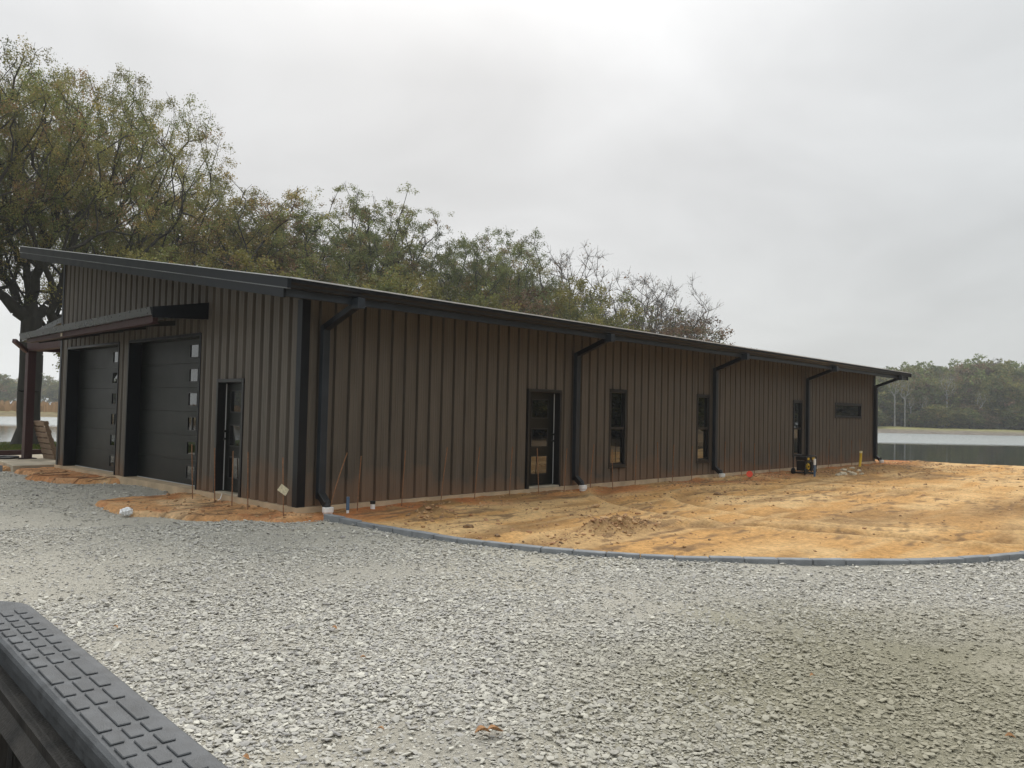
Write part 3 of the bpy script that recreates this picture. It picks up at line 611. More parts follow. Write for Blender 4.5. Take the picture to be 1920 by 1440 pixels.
MB().box(X0+.036, X1-.011, -1.026, -1.004, 3.432, 3.452).build('gutter_lip', M['lip'], B)
MB().box(X0+.036, X1-.03, -1.005, -.87, 3.448, 3.455).build('drip_edge', M['lip'], B)
# downspouts
DSX = [.37, 6.885, 12.98, 19.075, 25.35]
def downspout(x):
    mb = MB(); a = .065
    mb.box(x-a, x+a, -.140, -.040, .12, 2.92)
    o = mb.build('downspout', M['spout'], B, bevel=.006)
    e = MB(); e.beam((x, -.93, 3.19), (x, -.085, 2.875), .128, .098, up=(0, 0, 1)); e.build('elbow', M['trim'], o, bevel=.006)
    MB().box(x-a-.002, x+a+.002, -1.052, -.872, 3.125, 3.29).build('outlet_box', M['spout'], o, bevel=.005)
    e2 = MB(); e2.beam((x, -.085, .2), (x, -.28, .045), .13, .10); e2.build('foot_elbow', M['black'], o, bevel=.006)
for x in DSX: downspout(x)
# windows of the long wall
def long_window(x0, x1, z0, z1, mullion=True):
    f = MB(); t = .05
    for a in ((x0-.012, x1+.012, z1-t, z1+.012), (x0-.012, x1+.012, z0-.012, z0+t), (x0-.012, x0+t, z0+t, z1-t), (x1-t, x1+.012, z0+t, z1-t)): f.box(a[0], a[1], -.020, .075, a[2], a[3])
    o = f.build('window', M['frame'], B, bevel=.004)
    MB().box(x0-.02, x1+.02, -.034, -.002, z0-.035, z0-.013).build('sill', M['frame'], o)
    MB().box(x0-.02, x1+.02, -.030, -.002, z1+.013, z1+.03).build('head_flashing', M['trim'], o)
    if mullion:
        zm = z0+(z1-z0)*.503
        MB().box(x0+t, x1-t, .0, .05, zm-.028, zm+.028).build('meeting_rail', M['frame'], o, bevel=.003)
        MB().box(x0+t, x1-t, .040, .046, zm+.028, z1-t).build('pane', M['glass'], o)
        s2 = MB()
        for a in ((x0+t, x0+t+.035, z0+t, zm-.028), (x1-t-.035, x1-t, z0+t, zm-.028), (x0+t+.035, x1-t-.035, z0+t, z0+t+.035)): s2.box(a[0], a[1], .03, .06, a[2], a[3])
        s2.build('sash', M['frame'], o); MB().box(x0+t+.035, x1-t-.035, .050, .056, z0+t+.035, zm-.028).build('pane', M['glass'], o)
    else:
        MB().box(x0+t, x1-t, .040, .046, z0+t, z1-t).build('pane', M['glass'], o)
for q in WN[:3]: long_window(*q)
long_window(*WN[3], mullion=False)
# walk-in doors; T maps (s, depth, z)
def walk_door(T, s0, s1, zh, hinge_far):
    """recessed black door with three square lites"""
    def bx(mb, sa, sb, da, db, za, zb_):
        P = [T(s, d, z) for z in (za, zb_) for d in (da, db) for s in (sa, sb)]
        return mb.box(min(p[0] for p in P), max(p[0] for p in P), min(p[1] for p in P), max(p[1] for p in P), za, zb_)
    f = MB(); t = .045
    for sa, sb, za, zb_ in ((s0-.02, s0+t, -.002, zh+.02), (s1-t, s1+.02, -.002, zh+.02), (s0+t, s1-t, zh-t, zh+.02)): bx(f, sa, sb, -.022, .17, za, zb_)
    o = f.build('entry_door', M['frame'], B, bevel=.004)
    a, b = s0+t, s1-t
    f2 = MB(); bx(f2, a, b, .150, .19, .05, zh-t); f2.build('door_leaf', M['door'], o)
    th = MB(); bx(th, a, b, -.035, .15, -.002, .035); th.build('threshold', M['conc'], o, bevel=.005)
    ws = MB(); e = b if not hinge_far else b
    bx(ws, e-.014, e, .138, .149, .05, zh-t-.02); ws.build('weatherstrip', M['strip'], o)
    wa, wb = (5.68, 6.18) if hinge_far else (2.08, 2.55)
    if not hinge_far: wa, wb = 2.0, 2.52
    for za, zb_ in ((.29, .65), (.87, 1.23), (1.48, 1.85)):
        fr = MB(); q = .022
        for sa, sb, z0, z1 in ((wa-q, wa, za-q, zb_+q), (wb, wb+q, za-q, zb_+q), (wa, wb, za-q, za), (wa, wb, zb_, zb_+q)): bx(fr, sa, sb, .138, .1495, z0, z1)
        fr.build('lite_frame', M['black'], o)
        p = MB(); bx(p, wa, wb, .143, .1485, za, zb_); p.build('pane', M['glass'], o)
    h = MB(); hs = b-.06
    for z in (.98, 1.12):
        c = Vector(T(hs, .135, z)); c2 = Vector(T(hs, .09, z)); h.tube([c, c2], .022, 10)
    c3 = Vector(T(hs, .085, .98)); c4 = Vector(T(hs-.11, .085, .98)); h.tube([c3, c4], .009, 8)
    h.build('lever_handle', M['black'], o)
    return o
walk_door(lambda s, d, z: (s, d, z), *DW[0][:2], 2.062, True)
walk_door(lambda s, d, z: (d, s, z), 1.809, 2.757, 2.049, False)
# sectional garage doors in the gable wall
def garage(y0, y1, wy0, wy1):
    zt_ = 2.93; t = .03
    f = MB(); f.box(-.020, .262, y0-.012, y0+t, -.002, zt_+.02); f.box(-.020, .262, y1-t, y1+.012, -.002, zt_+.02); f.box(-.020, .262, y0+t, y1-t, zt_-t, zt_+.03)
    o = f.build('garage_door', M['trim'], B, bevel=.004)
    a, b = y0+t, y1-t; H0, n = .012, 6; hs = (zt_-t-H0)/n
    for i in range(n):
        z0, z1 = H0+i*hs, H0+(i+1)*hs-.005; c = (z0+z1)/2
        s_ = MB(); wz0, wz1 = c-.125, c+.125
        s_.box(.262, .30, a, wy0, z0, z1); s_.box(.262, .30, wy1, b, z0, z1); s_.box(.262, .30, wy0, wy1, z0, wz0); s_.box(.262, .30, wy0, wy1, wz1, z1)
        s_.build('door_panel', M['door'], o)
        fr = MB(); q = .028
        fr.box(.248, .261, wy0-q, wy0+.004, wz0-q, wz1+q); fr.box(.248, .261, wy1-.004, wy1+q, wz0-q, wz1+q); fr.box(.248, .261, wy0+.004, wy1-.004, wz0-q, wz0+.004); fr.box(.248, .261, wy0+.004, wy1-.004, wz1-.004, wz1+q)
        if i == 2: fr.box(.250, .261, (wy0+wy1)/2-.02, (wy0+wy1)/2+.02, wz0+.004, wz1-.004)
        fr.build('window_frame', M['black'], o)
        MB().box(.264, .268, wy0+.002, wy1-.002, wz0+.002, wz1-.002).build('pane', M['glass'], o)
    MB().box(.25, .30, a, b, .0, .010).build('bottom_seal', M['strip'], o)
garage(3.473, 6.871, 4.11, 4.47); garage(7.414, 10.697, 8.07, 8.43)
# canopy above the garage doors
CX = -1.04
cz = lambda y: 3.31-.013*(y-3.24)
def canopy():
    ya, yb = 3.24, 10.71
    c = MB().hexa([(CX+.05, ya, cz(ya)-.13), (-.002, ya, 3.33), (-.002, yb, 3.27), (CX+.05, yb, cz(yb)-.13), (CX+.05, ya, cz(ya)-.005), (-.002, ya, 3.50), (-.002, yb, 3.44), (CX+.05, yb, cz(yb)-.005)]).build('canopy', M['roof'], B)
    e = MB().hexa([(CX-.0, ya-.025, 3.125), (-.005, ya-.025, 3.185), (-.005, ya-.002, 3.185), (CX, ya-.002, 3.125), (CX, ya-.025, 3.315), (-.005, ya-.025, 3.505), (-.005, ya-.002, 3.505), (CX, ya-.002, 3.315)]); e.build('canopy_end', M['trim'], c)
    gtop = MB()
    cuts = [3.235, 4.35, 6.7, 9.0, 10.78]
    for u, v in zip(cuts[:-1], cuts[1:]):
        q = MB().hexa([(CX-.012, u, cz(u)-.135), (CX+.045, u, cz(u)-.135), (CX+.045, v-.004, cz(v)-.135), (CX-.012, v-.004, cz(v)-.135), (CX-.045, u, cz(u)), (CX+.045, u, cz(u)), (CX+.045, v-.004, cz(v)), (CX-.045, v-.004, cz(v))]); q.build('canopy_gutter', M['zincgrey'], c)
    MB().beam((-.93, 3.35, 3.115), (-.93, 10.55, 3.075), .09, .14).build('canopy_beam', M['redsteel'], c)
    MB().beam((-.93, 3.35, 3.039), (-.93, 10.55, 2.999), .15, .012).build('beam_flange', M['redsteel'], c)
    MB().box(-.993, -.985, 8.02, 8.12, 3.02, 3.10).build('beam_label', M['conc'], c)
    MB().box(-.07, -.005, 3.26, 3.34, 3.19, 3.29).build('canopy_bracket', M['conc'], c)
    r = MB()
    for y in (4.6, 6.0, 7.2, 8.6, 10.0): r.beam((-.88, y, 3.10-.013*(y-3.2)), (-.03, y, 3.20), .06, .10)
    r.build('canopy_rafters', M['soffit'], c)
M['zincgrey'] = mat('dull_dark_flashing', (.055, .058, .062), rough=.3, metal=.4, var=.2)
canopy()
# side porch beyond the high corner
def porch():
    r = MB().hexa([(.02, BW+.02, 3.64), (BL, BW+.02, 3.64), (BL, 14.6, 3.27), (.02, 14.6, 3.27), (.02, BW+.02, 3.78), (BL, BW+.02, 3.78), (BL, 14.6, 3.40), (.02, 14.6, 3.40)]).build('porch_roof', M['roof'], B)
    MB().box(.0, .22, BW+.02, 14.0, 2.99, 3.24).build('porch_beam', M['redsteel'], B)
    MB().box(.22, BL, 13.95, 14.15, 3.0, 3.26).build('porch_beam', M['redsteel'], B)
    for i, x in enumerate((.11, 6.4, 12.6, 18.8, 25.2)):
        p = MB().hexa([(x-.10, 13.90, .015), (x+.10, 13.90, .015), (x+.10, 14.16, .015), (x-.10, 14.16, .015), (x-.10, 13.90, 3.0), (x+.10, 13.90, 3.0), (x+.10, 14.16, 3.0), (x-.10, 14.16, 3.0)]).build('porch_post', M['redsteel'], B, bevel=.004)
        MB().box(x-.2, x+.2, 13.82, 14.26, -.005, .014).build('base_plate', M['redsteel'], p)
        if i == 0:
            k = MB(); k.beam((x-.12, 14.0, 2.98), (-.46, 13.5, 3.22), .10, .10); k.build('knee_brace', M['redsteel'], p)
porch()
pad = MB().hexa([(-.92, 11.42, -.35), (26, 11.30, -.35), (26, 16.6, -.35), (-.35, 16.6, -.35), (-.92, 11.42, -.012), (26, 11.30, -.012), (26, 16.6, -.012), (-.35, 16.6, -.012)]).build('porch_slab', M['conc'], B, bevel=.01)
# ------------------------------------------------------------------ kerb of concrete blocks
kt = empty('block_kerb'); tag(kt, 'curving kerb of grey concrete blocks between the gravel and the orange dirt', 'kerb')
KP = np.array(KERB); seg = np.r_[0, np.cumsum(np.hypot(*np.diff(KP, axis=0).T))]
def kpt(s): return np.array([np.interp(s, seg, KP[:, 0]), np.interp(s, seg, KP[:, 1])])
def kerb():
    L_ = .405; n = int(seg[-1]/L_)
    for i in range(n):
        a, b = kpt(i*L_), kpt(i*L_+L_-.012); c = (a+b)/2; d = b-a; l = np.hypot(*d); d = d/l; nn = np.array([-d[1], d[0]])
        if nn[0] < 0: nn = -nn
        zc = -.155 + random.uniform(-.006, .006) + (.035*math.exp(-i/1.2)); tl = random.uniform(-.012, .012); a_ = random.uniform(-.03, .03)
        d2 = Vector((d[0]*math.cos(a_)-d[1]*math.sin(a_), d[0]*math.sin(a_)+d[1]*math.cos(a_), tl)); n2 = Vector((-d2.y, d2.x, random.uniform(-.04, .04)))
        k = MB().obox((c[0]+nn[0]*.0, c[1]+nn[1]*.0, zc), d2*l/2, n2*.062, Vector((0, 0, .075))); k.build('kerb_block', M['kerb'], kt, bevel=.008)
kerb()
MB().box(-1.75, -1.05, 11.75, 11.9, -.2, -.02).build('kerb_block', M['kerb'], kt, bevel=.008)
# ------------------------------------------------------------------ small things along the walls
def hz(x, y): return float(h_dirt(np.array([float(x)]), np.array([float(y)]))[0])
def rebar_mesh(lean, h=1.12):
    mb = MB(); n = 7; mb.tube([(lean[0]*(i/n)**1.3, lean[1]*(i/n), -.12+(h)*i/n) for i in range(n+1)], .0095, 6); return mb
def stakes():
    bases = STAKES; n = len(bases)
    for i, (x, y, lx, ly) in enumerate(bases):
        o = rebar_mesh((lx, ly), 1.06+random.uniform(-.05, .05)).build('rebar_stake', M['rust'])
        o.location = (x, y, hz(x, y)); tag(o, STAKE_LABELS[i], 'rebar stake', 'rusty rebar stakes standing along the wall foot')
SX = [.39, .98, 1.89, 2.77, 3.63, 4.62, 5.45, 6.29, 7.19, 8.04, 8.95, 9.9, 10.55, 11.45, 13.25, 14.2, 14.95, 15.9, 16.7, 20.4, 21.4, 22.4, 23.3]
LXS = [.33, .07, .06, .12, .11, .05, -.05, .06, .09, -.01]
STAKES = [(x, -.27+random.uniform(-.03, .03), LXS[i] if i < len(LXS) else random.uniform(-.06, .08), random.uniform(-.02, .03)) for i, x in enumerate(SX)]
STAKES += [(-.3, 2.96, 0, .12), (-.3, 2.12, 0, .08), (-.3, 1.52, .0, .02), (-.3, .98, 0, .06), (-.3, -.12, .0, .08)]
STAKE_LABELS = ['rusty rebar stake leaning far to the right beside the corner downspout', 'rusty rebar stake between the blue pipe stub and the small black capped pipe',
 'rusty rebar stake just right of the small black capped pipe', 'rusty rebar stake third to the left of the long wall door, leaning right', 'rusty rebar stake second to the left of the long wall door, leaning right',
 'rusty rebar stake standing just left of the long wall door', 'rusty rebar stake standing in front of the long wall door', 'rusty rebar stake between the long wall door and the second downspout',
 'rusty rebar stake just right of the second downspout', 'rusty rebar stake in front of the left edge of the first tall window', 'first rusty rebar stake right of the first tall window', 'second rusty rebar stake right of the first tall window',
 'third rusty rebar stake right of the first tall window', 'rusty rebar stake just left of the second tall window', 'first rusty rebar stake right of the third downspout', 'second rusty rebar stake right of the third downspout',
 'third rusty rebar stake right of the third downspout', 'fourth rusty rebar stake right of the third downspout', 'rusty rebar stake nearest the left side of the yellow and black generator',
 'first rusty rebar stake right of the generator', 'second rusty rebar stake right of the generator, below the wide window', 'third rusty rebar stake right of the generator, below the wide window', 'last rusty rebar stake, close to the yellow pipe',
 'rusty rebar stake in front of the last garage door window column', 'rusty rebar stake at the left edge of the gable entry door', 'rusty rebar stake in front of the gable entry door glass', 'rusty rebar stake just right of the gable entry door', 'rusty rebar stake with a paper tag near the building corner']
stakes()
tg = MB(); cx_, cy_, cz_ = -.31, -.13, .30
c0 = Vector((-.32, -.10, .30)); ax = Vector((.72, -.69, 0))
pts = [c0+ax*-.085+Vector((0, 0, .0)), c0+ax*-.02+Vector((0, 0, .095)), c0+ax*.095+Vector((0, 0, .01)), c0+ax*.045+Vector((0, 0, -.09))]
tg.v = [tuple(p+Vector((-.002, -.002, 0))) for p in pts]+[tuple(p+Vector((.002, .002, 0))) for p in pts]
tg.f = [(0, 1, 2, 3), (7, 6, 5, 4)]+[(i, (i+1) % 4, (i+1) % 4+4, i+4) for i in range(4)]
tag(tg.build('paper_tag', M['paper']), 'dirty cream diamond-shaped paper tag hung on the rebar stake near the corner', 'tag')
# white drain collars
DL = ['white pvc drain collar under the downspout at the near corner', 'white pvc drain collar under the second downspout beside the long wall door', 'white pvc drain collar under the third downspout, right of the second tall window', 'white pvc drain collar hidden behind the generator under the fourth downspout', 'white pvc drain collar under the last downspout at the far corner']
def drain():
    for i, x in enumerate(DSX):
        z = hz(x, -.33); e = empty('drain_pipe', (x, -.31, z)); tag(e, DL[i], 'drain pipe', 'white drain collars under the downspouts')
        MB().tube([(0, 0, -.1), (0, 0, .04)], .075, 16).build('pipe', M['white'], e); MB().tube([(0, 0, .03), (0, 0, .04), (0, 0, .11), (0, 0, .115)], [.085, .09, .09, .085], 18).build('collar', M['white'], e)
        MB().tube([(0, .03, .11), (0, .06, .2)], .058, 10).build('boot', M['black'], e)
drain()
def pipe_stub(name, x, y, h, r, m, label, capm=None, cat='pipe'):
    e = empty(name, (x, y, hz(x, y))); tag(e, label, cat); MB().tube([(0, 0, -.15), (0, 0, h)], r, 12).build('pipe', m, e)
    if capm: MB().tube([(0, 0, h), (0, 0, h+.05)], r*1.15, 12).build('cap', capm, e)
    return e
e = pipe_stub('water_pipe', .67, -.42, .05, .022, M['white'], 'short blue pipe stub with a grey lower end beside the corner downspout'); MB().tube([(0, 0, .05), (.0, 0, .26)], .027, 12).build('sleeve', M['blue'], e)
pipe_stub('capped_pipe', 1.30, -.24, .08, .04, M['white'], 'small grey pipe with a black cap low against the long wall', M['black'])
e = pipe_stub('water_pipe', 16.15, -1.55, .34, .03, M['blue'], 'blue pipe stub with a white top standing beside the generator'); MB().tube([(0, 0, .34), (0, 0, .52)], .036, 12).build('cap', M['white'], e)
yp = empty('yellow_conduit', (20.3, -1.35, hz(20.3, -1.35))); tag(yp, 'yellow bent conduit sticking out of the dirt near the far downspout', 'conduit')
MB().tube([(-.1, 0, -.1), (-.06, 0, .08), (.0, 0, .3), (.02, 0, .48)], .042, 12).build('pipe', M['yellow'], yp); MB().tube([(.02, 0, .48), (.025, 0, .55)], .048, 12).build('cap', mat('cap_cream', (.75, .66, .4), rough=.4), yp)
sc = Vector((13.3, -.95, 0)); sc.z = hz(13.3, -.95)
rm = empty('survey_flag', tuple(sc)); tag(rm, 'small bright orange-red marker disc lying in the dirt by the third downspout', 'marker')
MB().tube([(0, 0, 0), (0, 0, .16)], .004, 6).build('wire', M['metal'], rm); MB().tube([(0.02, .0, .12), (-.02, -.02, .125)], .085, 14).build('disc', M['orange'], rm)
# crumpled white plastic by the gravel edge
bm = bmesh.new(); bmesh.ops.create_icosphere(bm, subdivisions=3, radius=.09)
for v in bm.verts: v.co *= .75+.5*random.random(); v.co.z = v.co.z*.7+.03
me = bpy.data.meshes.new('crumpled_bag'); bm.to_mesh(me); bm.free(); me.materials.append(M['plastic_white']); o = bpy.data.objects.new('crumpled_bag', me); COL.objects.link(o); o.location = (-1.93, 1.75, -.13)
tag(o, 'crumpled white plastic bag at the edge of the gravel left of the corner', 'bag')
st = MB().tube([(-.06, 2.35, .02), (-.07, 2.36, -.03), (-.10, 2.33, -.07), (-.13, 2.36, -.09)], .008, 6).build('string', M['white']); tag(st, 'short white cord hanging at the gable door threshold', 'cord')
# generator
def generator():
    g = empty('generator', (16.75, -1.0, hz(16.9, -.95)-.01), rz=math.radians(-4)); tag(g, 'portable yellow and black generator in a black tube frame at the wall', 'generator')
    w_, d_, h_ = .64, .48, .60
    def loop(y): return [(-w_/2, y, .10), (-w_/2, y, h_-.06), (-w_/2+.06, y, h_), (w_/2-.06, y, h_), (w_/2, y, h_-.06), (w_/2, y, .10), (w_/2-.05, y, .06), (-w_/2+.05, y, .06), (-w_/2, y, .10)]
    for y in (-d_/2, d_/2): MB().tube(loop(y), .016, 8).build('frame_tube', M['black'], g, smooth=True)
    MB().tube([(.0, -d_/2, .06), (.0, -d_/2, h_-.08)], .014, 8).build('frame_tube', M['black'], g)
    c = MB()
    for x in (-w_/2+.06, w_/2-.06): c.tube([(x, -d_/2, h_), (x, d_/2, h_)], .014, 8); c.tube([(x, -d_/2, .06), (x, d_/2, .06)], .014, 8)
    c.build('cross_tube', M['black'], g)
    MB().box(-.27, .27, -.19, .19, h_-.15, h_-.03).build('fuel_tank', M['black'], g, bevel=.03, segs=2)
    MB().box(-.26, -.1, -.215, -.192, h_-.13, h_-.06).build('tank_badge', M['yellow'], g); MB().box(.1, .26, -.215, -.192, h_-.13, h_-.06).build('tank_badge', M['yellow'], g)
    MB().box(-.26, .04, -.16, .17, .12, .42).build('engine', M['black'], g, bevel=.02)
    MB().tube([(-.13, -.16, .26), (-.13, -.20, .26)], [.115, .095], 20).build('recoil_cover', M['yellow'], g)
    MB().tube([(-.13, -.20, .26), (-.13, -.215, .26)], .04, 12).build('recoil_hub', M['black'], g)
    MB().tube([(.06, 0, .25), (.29, 0, .25)], .13, 18).build('alternator', M['black'], g); MB().box(.07, .28, -.19, -.13, .12, .40).build('control_panel', M['soffit'], g, bevel=.008)
    MB().box(.2, .27, -.20, -.185, .14, .2).build('outlet', M['metal'], g)
    for y in (-.2, .2): MB().tube([(-w_/2-.03, y, .10), (-w_/2-.03, y+.06 if y > 0 else y-.06, .10)], .105, 18).build('wheel', M['black'], g)
    g.scale = (.9, .9, .95)
    MB().box(w_/2-.08, w_/2-.03, -.2, .2, -.0, .06).build('foot', M['black'], g)
generator()
# rocks by the yellow conduit
RL = ['pale angular rock, largest of the rubble left of the yellow conduit', 'tan rock at the left end of the rubble', 'cream rock in front of the largest rubble rock', 'small pale rock in the middle of the rubble', 'tan rock of the rubble nearest the yellow conduit', 'flat cream rock at the back of the rubble', 'small tan rock lowest in the rubble', 'small cream rock at the right end of the rubble']
RS = [(17.5, -1.85, .15), (17.05, -1.9, .10), (17.75, -2.05, .12), (18.2, -1.75, .08), (19.0, -1.55, .11), (18.5, -1.5, .10), (17.9, -2.25, .07), (18.8, -1.85, .08)]
rkm = mat('rubble_rock', (.50, .42, .30), rough=.9, var=.3, vscale=9, bump=.5)
for (x, y, s), lb in zip(RS, RL):
    bm = bmesh.new(); bmesh.ops.create_icosphere(bm, subdivisions=2, radius=s)
    for v in bm.verts: v.co *= random.uniform(.72, 1.15); v.co.z *= .62
    me = bpy.data.meshes.new('rock'); bm.to_mesh(me); bm.free(); me.materials.append(rkm); o = bpy.data.objects.new('rock', me); COL.objects.link(o); o.location = (x, y, hz(x, y)+s*.22); o.rotation_euler = (0, 0, random.random()*6)
    tag(o, lb, 'rock', 'rubble rocks left of the yellow conduit')
# rods lying on the orange patch
RODS = [((-1.02, 9.48), (-.2, 9.78)), ((-1.05, 9.05), (-.4, 9.0)), ((-.98, 8.2), (-.3, 8.08)), ((-.8, 7.75), (-.2, 7.62)), ((-.55, 7.42), (-.02, 7.25))]
RDL = ['dark rod lying on the orange dirt, farthest of the five from the camera', 'dark rod lying second farthest on the orange dirt by the porch slab', 'dark rod lying in the middle of the five on the orange dirt', 'dark rod lying second nearest on the orange dirt below the far garage door', 'dark rod lying nearest the gravel on the orange dirt patch']
for i, (a, b) in enumerate(RODLIST if 'RODLIST' in globals() else RODS):
    m_ = MB(); pts = []
    for k in range(5):
        t = k/4; x = a[0]*(1-t)+b[0]*t; y = a[1]*(1-t)+b[1]*t; pts.append((x, y+.05*math.sin(t*3.1)*random.uniform(-1, 1), hz(x, y)+.012))
    tag(m_.tube(pts, .009, 6).build('steel_rod', M['rust']), RDL[i], 'rod', 'rods lying on the orange dirt patch')
# pallet leaning on the porch post
def pallet():
    e = empty('wooden_pallet', (.62, 13.15, .0)); tag(e, 'weathered wooden pallet leaning against the dark red porch post', 'pallet')
    L_, W_ = 1.10, .95; up = Vector((-.30, 0, .954)); al = Vector((0, 1, 0)); nn = Vector((-.954, 0, -.30))
    for i in range(7):
        h = .06+i*(L_-.12)/6; c = up*h+al*(W_/2)
        MB().obox(c+nn*.055, al*W_/2, up*.063, nn*.009).build('slat', M['wood'], e, bevel=.003)
    for i in range(3):
        s = .03+i*(W_-.06)/2; MB().obox(up*(L_/2)+al*s, up*L_/2, al*.02, nn*.045).build('stringer', M['wood'], e, bevel=.003)
    for i in range(5):
        h = .06+i*(L_-.12)/4; MB().obox(up*h+al*(W_/2)-nn*.055, al*W_/2, up*.045, nn*.009).build('slat', M['wood'], e)
pallet()
hs = MB(); pts = [(-.45+(.34+.03*math.sin(k*.7))*math.cos(k*.35), 13.95+(.34+.02*math.cos(k*.9))*math.sin(k*.35), .02+.0006*k) for k in range(60)]
tag(hs.tube(pts, .022, 7).build('hose_coil', M['black']), 'coiled black hose lying on the concrete porch slab', 'hose')
tag(MB().beam((-1.6, 15.5, .06), (1.6, 16.2, .06), .12, .14).build('steel_beam', M['redsteel']), 'dark red steel beam lying along the back of the porch slab', 'steel beam')
# sand heap
def sand():
    n = 40; V = []; F = []
    for i in range(n):
        for j in range(n):
            u, v = i/(n-1)*2-1, j/(n-1)*2-1; r = math.hypot(u, v); x, y = -1.3+u*1.9, 18.4+v*1.4
            V.append((x, y, -.30+.62*max(0, 1-r)**1.1*(.85+.3*float(fbm(np.array([x]), np.array([y]), 2, 3, 77)[0]))))
    for i in range(n-1):
        for j in range(n-1): F.append((i*n+j, (i+1)*n+j, (i+1)*n+j+1, i*n+j+1))
    me = raw_mesh('sand_heap', np.array(V), np.array(F), M['sand'], smooth=True); o = bpy.data.objects.new('sand_heap', me); COL.objects.link(o); tag(o, 'low heap of pale sand beyond the porch slab at the left edge', 'sand heap')
sand()
# fallen leaves on the gravel
LF = [((-3.96, -8.14), 'pair of curled orange-brown leaves, largest on the gravel in the foreground', .10), ((-4.28, -7.72), 'tan leaf on the gravel left of the large curled pair', .045), ((-4.95, -7.52), 'small orange leaf on the gravel beside the truck rail near the frame bottom', .05), ((-3.57, -6.59), 'reddish leaf on the gravel in the middle distance', .05), ((-3.27, -5.8), 'dark brown leaf, highest of those left of centre on the gravel', .06), ((-4.5, -4.67), 'red-brown leaf on the gravel above the truck rail', .05), ((-1.78, -10.13), 'orange leaf on the gravel at the right edge', .06), ((-1.58, -8.94), 'dark red leaf on the gravel right of centre', .05)]
LFPOS = None
def leaves_on_ground():
    for (p, lb, s) in LF:
        x, y = p; mb = MB(); n = 6; e = 2 if s > .08 else 1
        for q in range(e):
            ox = q*s*.75
            for i in range(n):
                a, b = i/n, (i+1)/n; wa, wb = math.sin(a*3.14)*.26*s*(1+.4*math.sin(a*19)), math.sin(b*3.14)*.26*s*(1+.4*math.sin(b*19)); za, zb2 = .12*s*math.sin(a*4+q), .12*s*math.sin(b*4+q)
                mb.poly((ox+a*s, 0, za), (ox+b*s, 0, zb2), (ox+b*s, wb, zb2+wb*.8), (ox+a*s, wa, za+wa*.8)); mb.poly((ox+a*s, 0, za), (ox+a*s, -wa, za+wa*.8), (ox+b*s, -wb, zb2+wb*.8), (ox+b*s, 0, zb2))
        o = mb.build('fallen_leaf', M['leafbrown']); o.location = (x, y, float(h_gravel(np.array([x]), np.array([y]))[0])+.03); o.rotation_euler = (random.uniform(-.3, .3), 0, -.8+random.uniform(-.5, .5)); tag(o, lb, 'leaf', 'fallen leaves on the gravel')

leaves_on_ground()
# ------------------------------------------------------------------ trees
def tree_skeleton(seed, H, R, z0, N, zc=None, bf=.35, squash=1.0, lean=(0, 0), shell=.55, split=None):
    """attractor tree: returns node positions, parents, attractor node ids (unit metres, base at 0)"""
    r = np.random.default_rng(seed); zc = zc if zc is not None else (z0+H)/2; hz_ = (H-z0)/2
    d = r.normal(size=(N, 3)); d /= np.linalg.norm(d, axis=1)[:, None]; rad = r.uniform(0, 1, N)**shell
    A = d*rad[:, None]
    # lumpy outline
    lob = r.normal(size=(9, 3)); lob /= np.linalg.norm(lob, axis=1)[:, None]
    f = .80+.22*np.max(d@lob.T, axis=1)**3 + r.normal(0, .035, N)
    A = A*f[:, None]*np.array([R, R, hz_]) ; A[:, 2] += zc; A[:, :2] += np.array(lean)*(A[:, 2:3]/H)
    top = A[:, 2] > np.percentile(A[:, 2], 88); A[:, :2] -= A[top, :2].mean(axis=0)*.8*(A[:, 2:3]/A[:, 2].max())
    A[:, 2] = np.where(A[:, 2] < z0, z0+(A[:, 2]-z0)*.3, A[:, 2])
    pos = [np.zeros(3)]; par = [-1]; pl = [0.]
    th = z0*1.05; k = max(3, int(th/1.0))
    for i in range(1, k+1):
        t = i/k; pos.append(np.array([lean[0]*t*th/H+.06*r.normal(), lean[1]*t*th/H+.06*r.normal(), th*t])); par.append(len(pos)-2); pl.append(pl[-1]+th/k)
    trunk = len(pos)-1; order = np.argsort(np.linalg.norm(A-pos[trunk], axis=1)); tips = []
    P = np.zeros((N*12+40, 3)); P[:len(pos)] = pos; LP = np.zeros(N*12+40); LP[:len(pos)] = pl; n = len(pos); ok = np.zeros(len(P), bool); ok[max(1, int(k*.65)):n] = True
    PA = par+[0]*(len(P)-len(par))
    for ai in order:
        a = A[ai]; dd = np.linalg.norm(P[:n]-a, axis=1); c = dd+bf*LP[:n]; c[~ok[:n]] = 1e9; hd = np.hypot(P[:n, 0]-a[0], P[:n, 1]-a[1]); c += np.maximum(0, hd*.9-(a[2]-P[:n, 2]))*.7
        j = int(np.argmin(c)); L = dd[j]; m = max(1, int(L/.75)); p0 = P[j]; last = j
        up_ = -.06*L
        for q in range(1, m+1):
            t = q/m; p = p0*(1-t)+a*t; p = p+np.array([0, 0, up_*math.sin(t*3.14)])+(r.normal(0, .05*min(L, 2.5), 3) if q < m else 0)
            if n >= len(P)-1: break
            P[n] = p; PA[n] = last; LP[n] = LP[last]+L/m; ok[n] = True; last = n; n += 1
        tips.append(last)
    return P[:n], np.array(PA[:n]), np.array(tips)
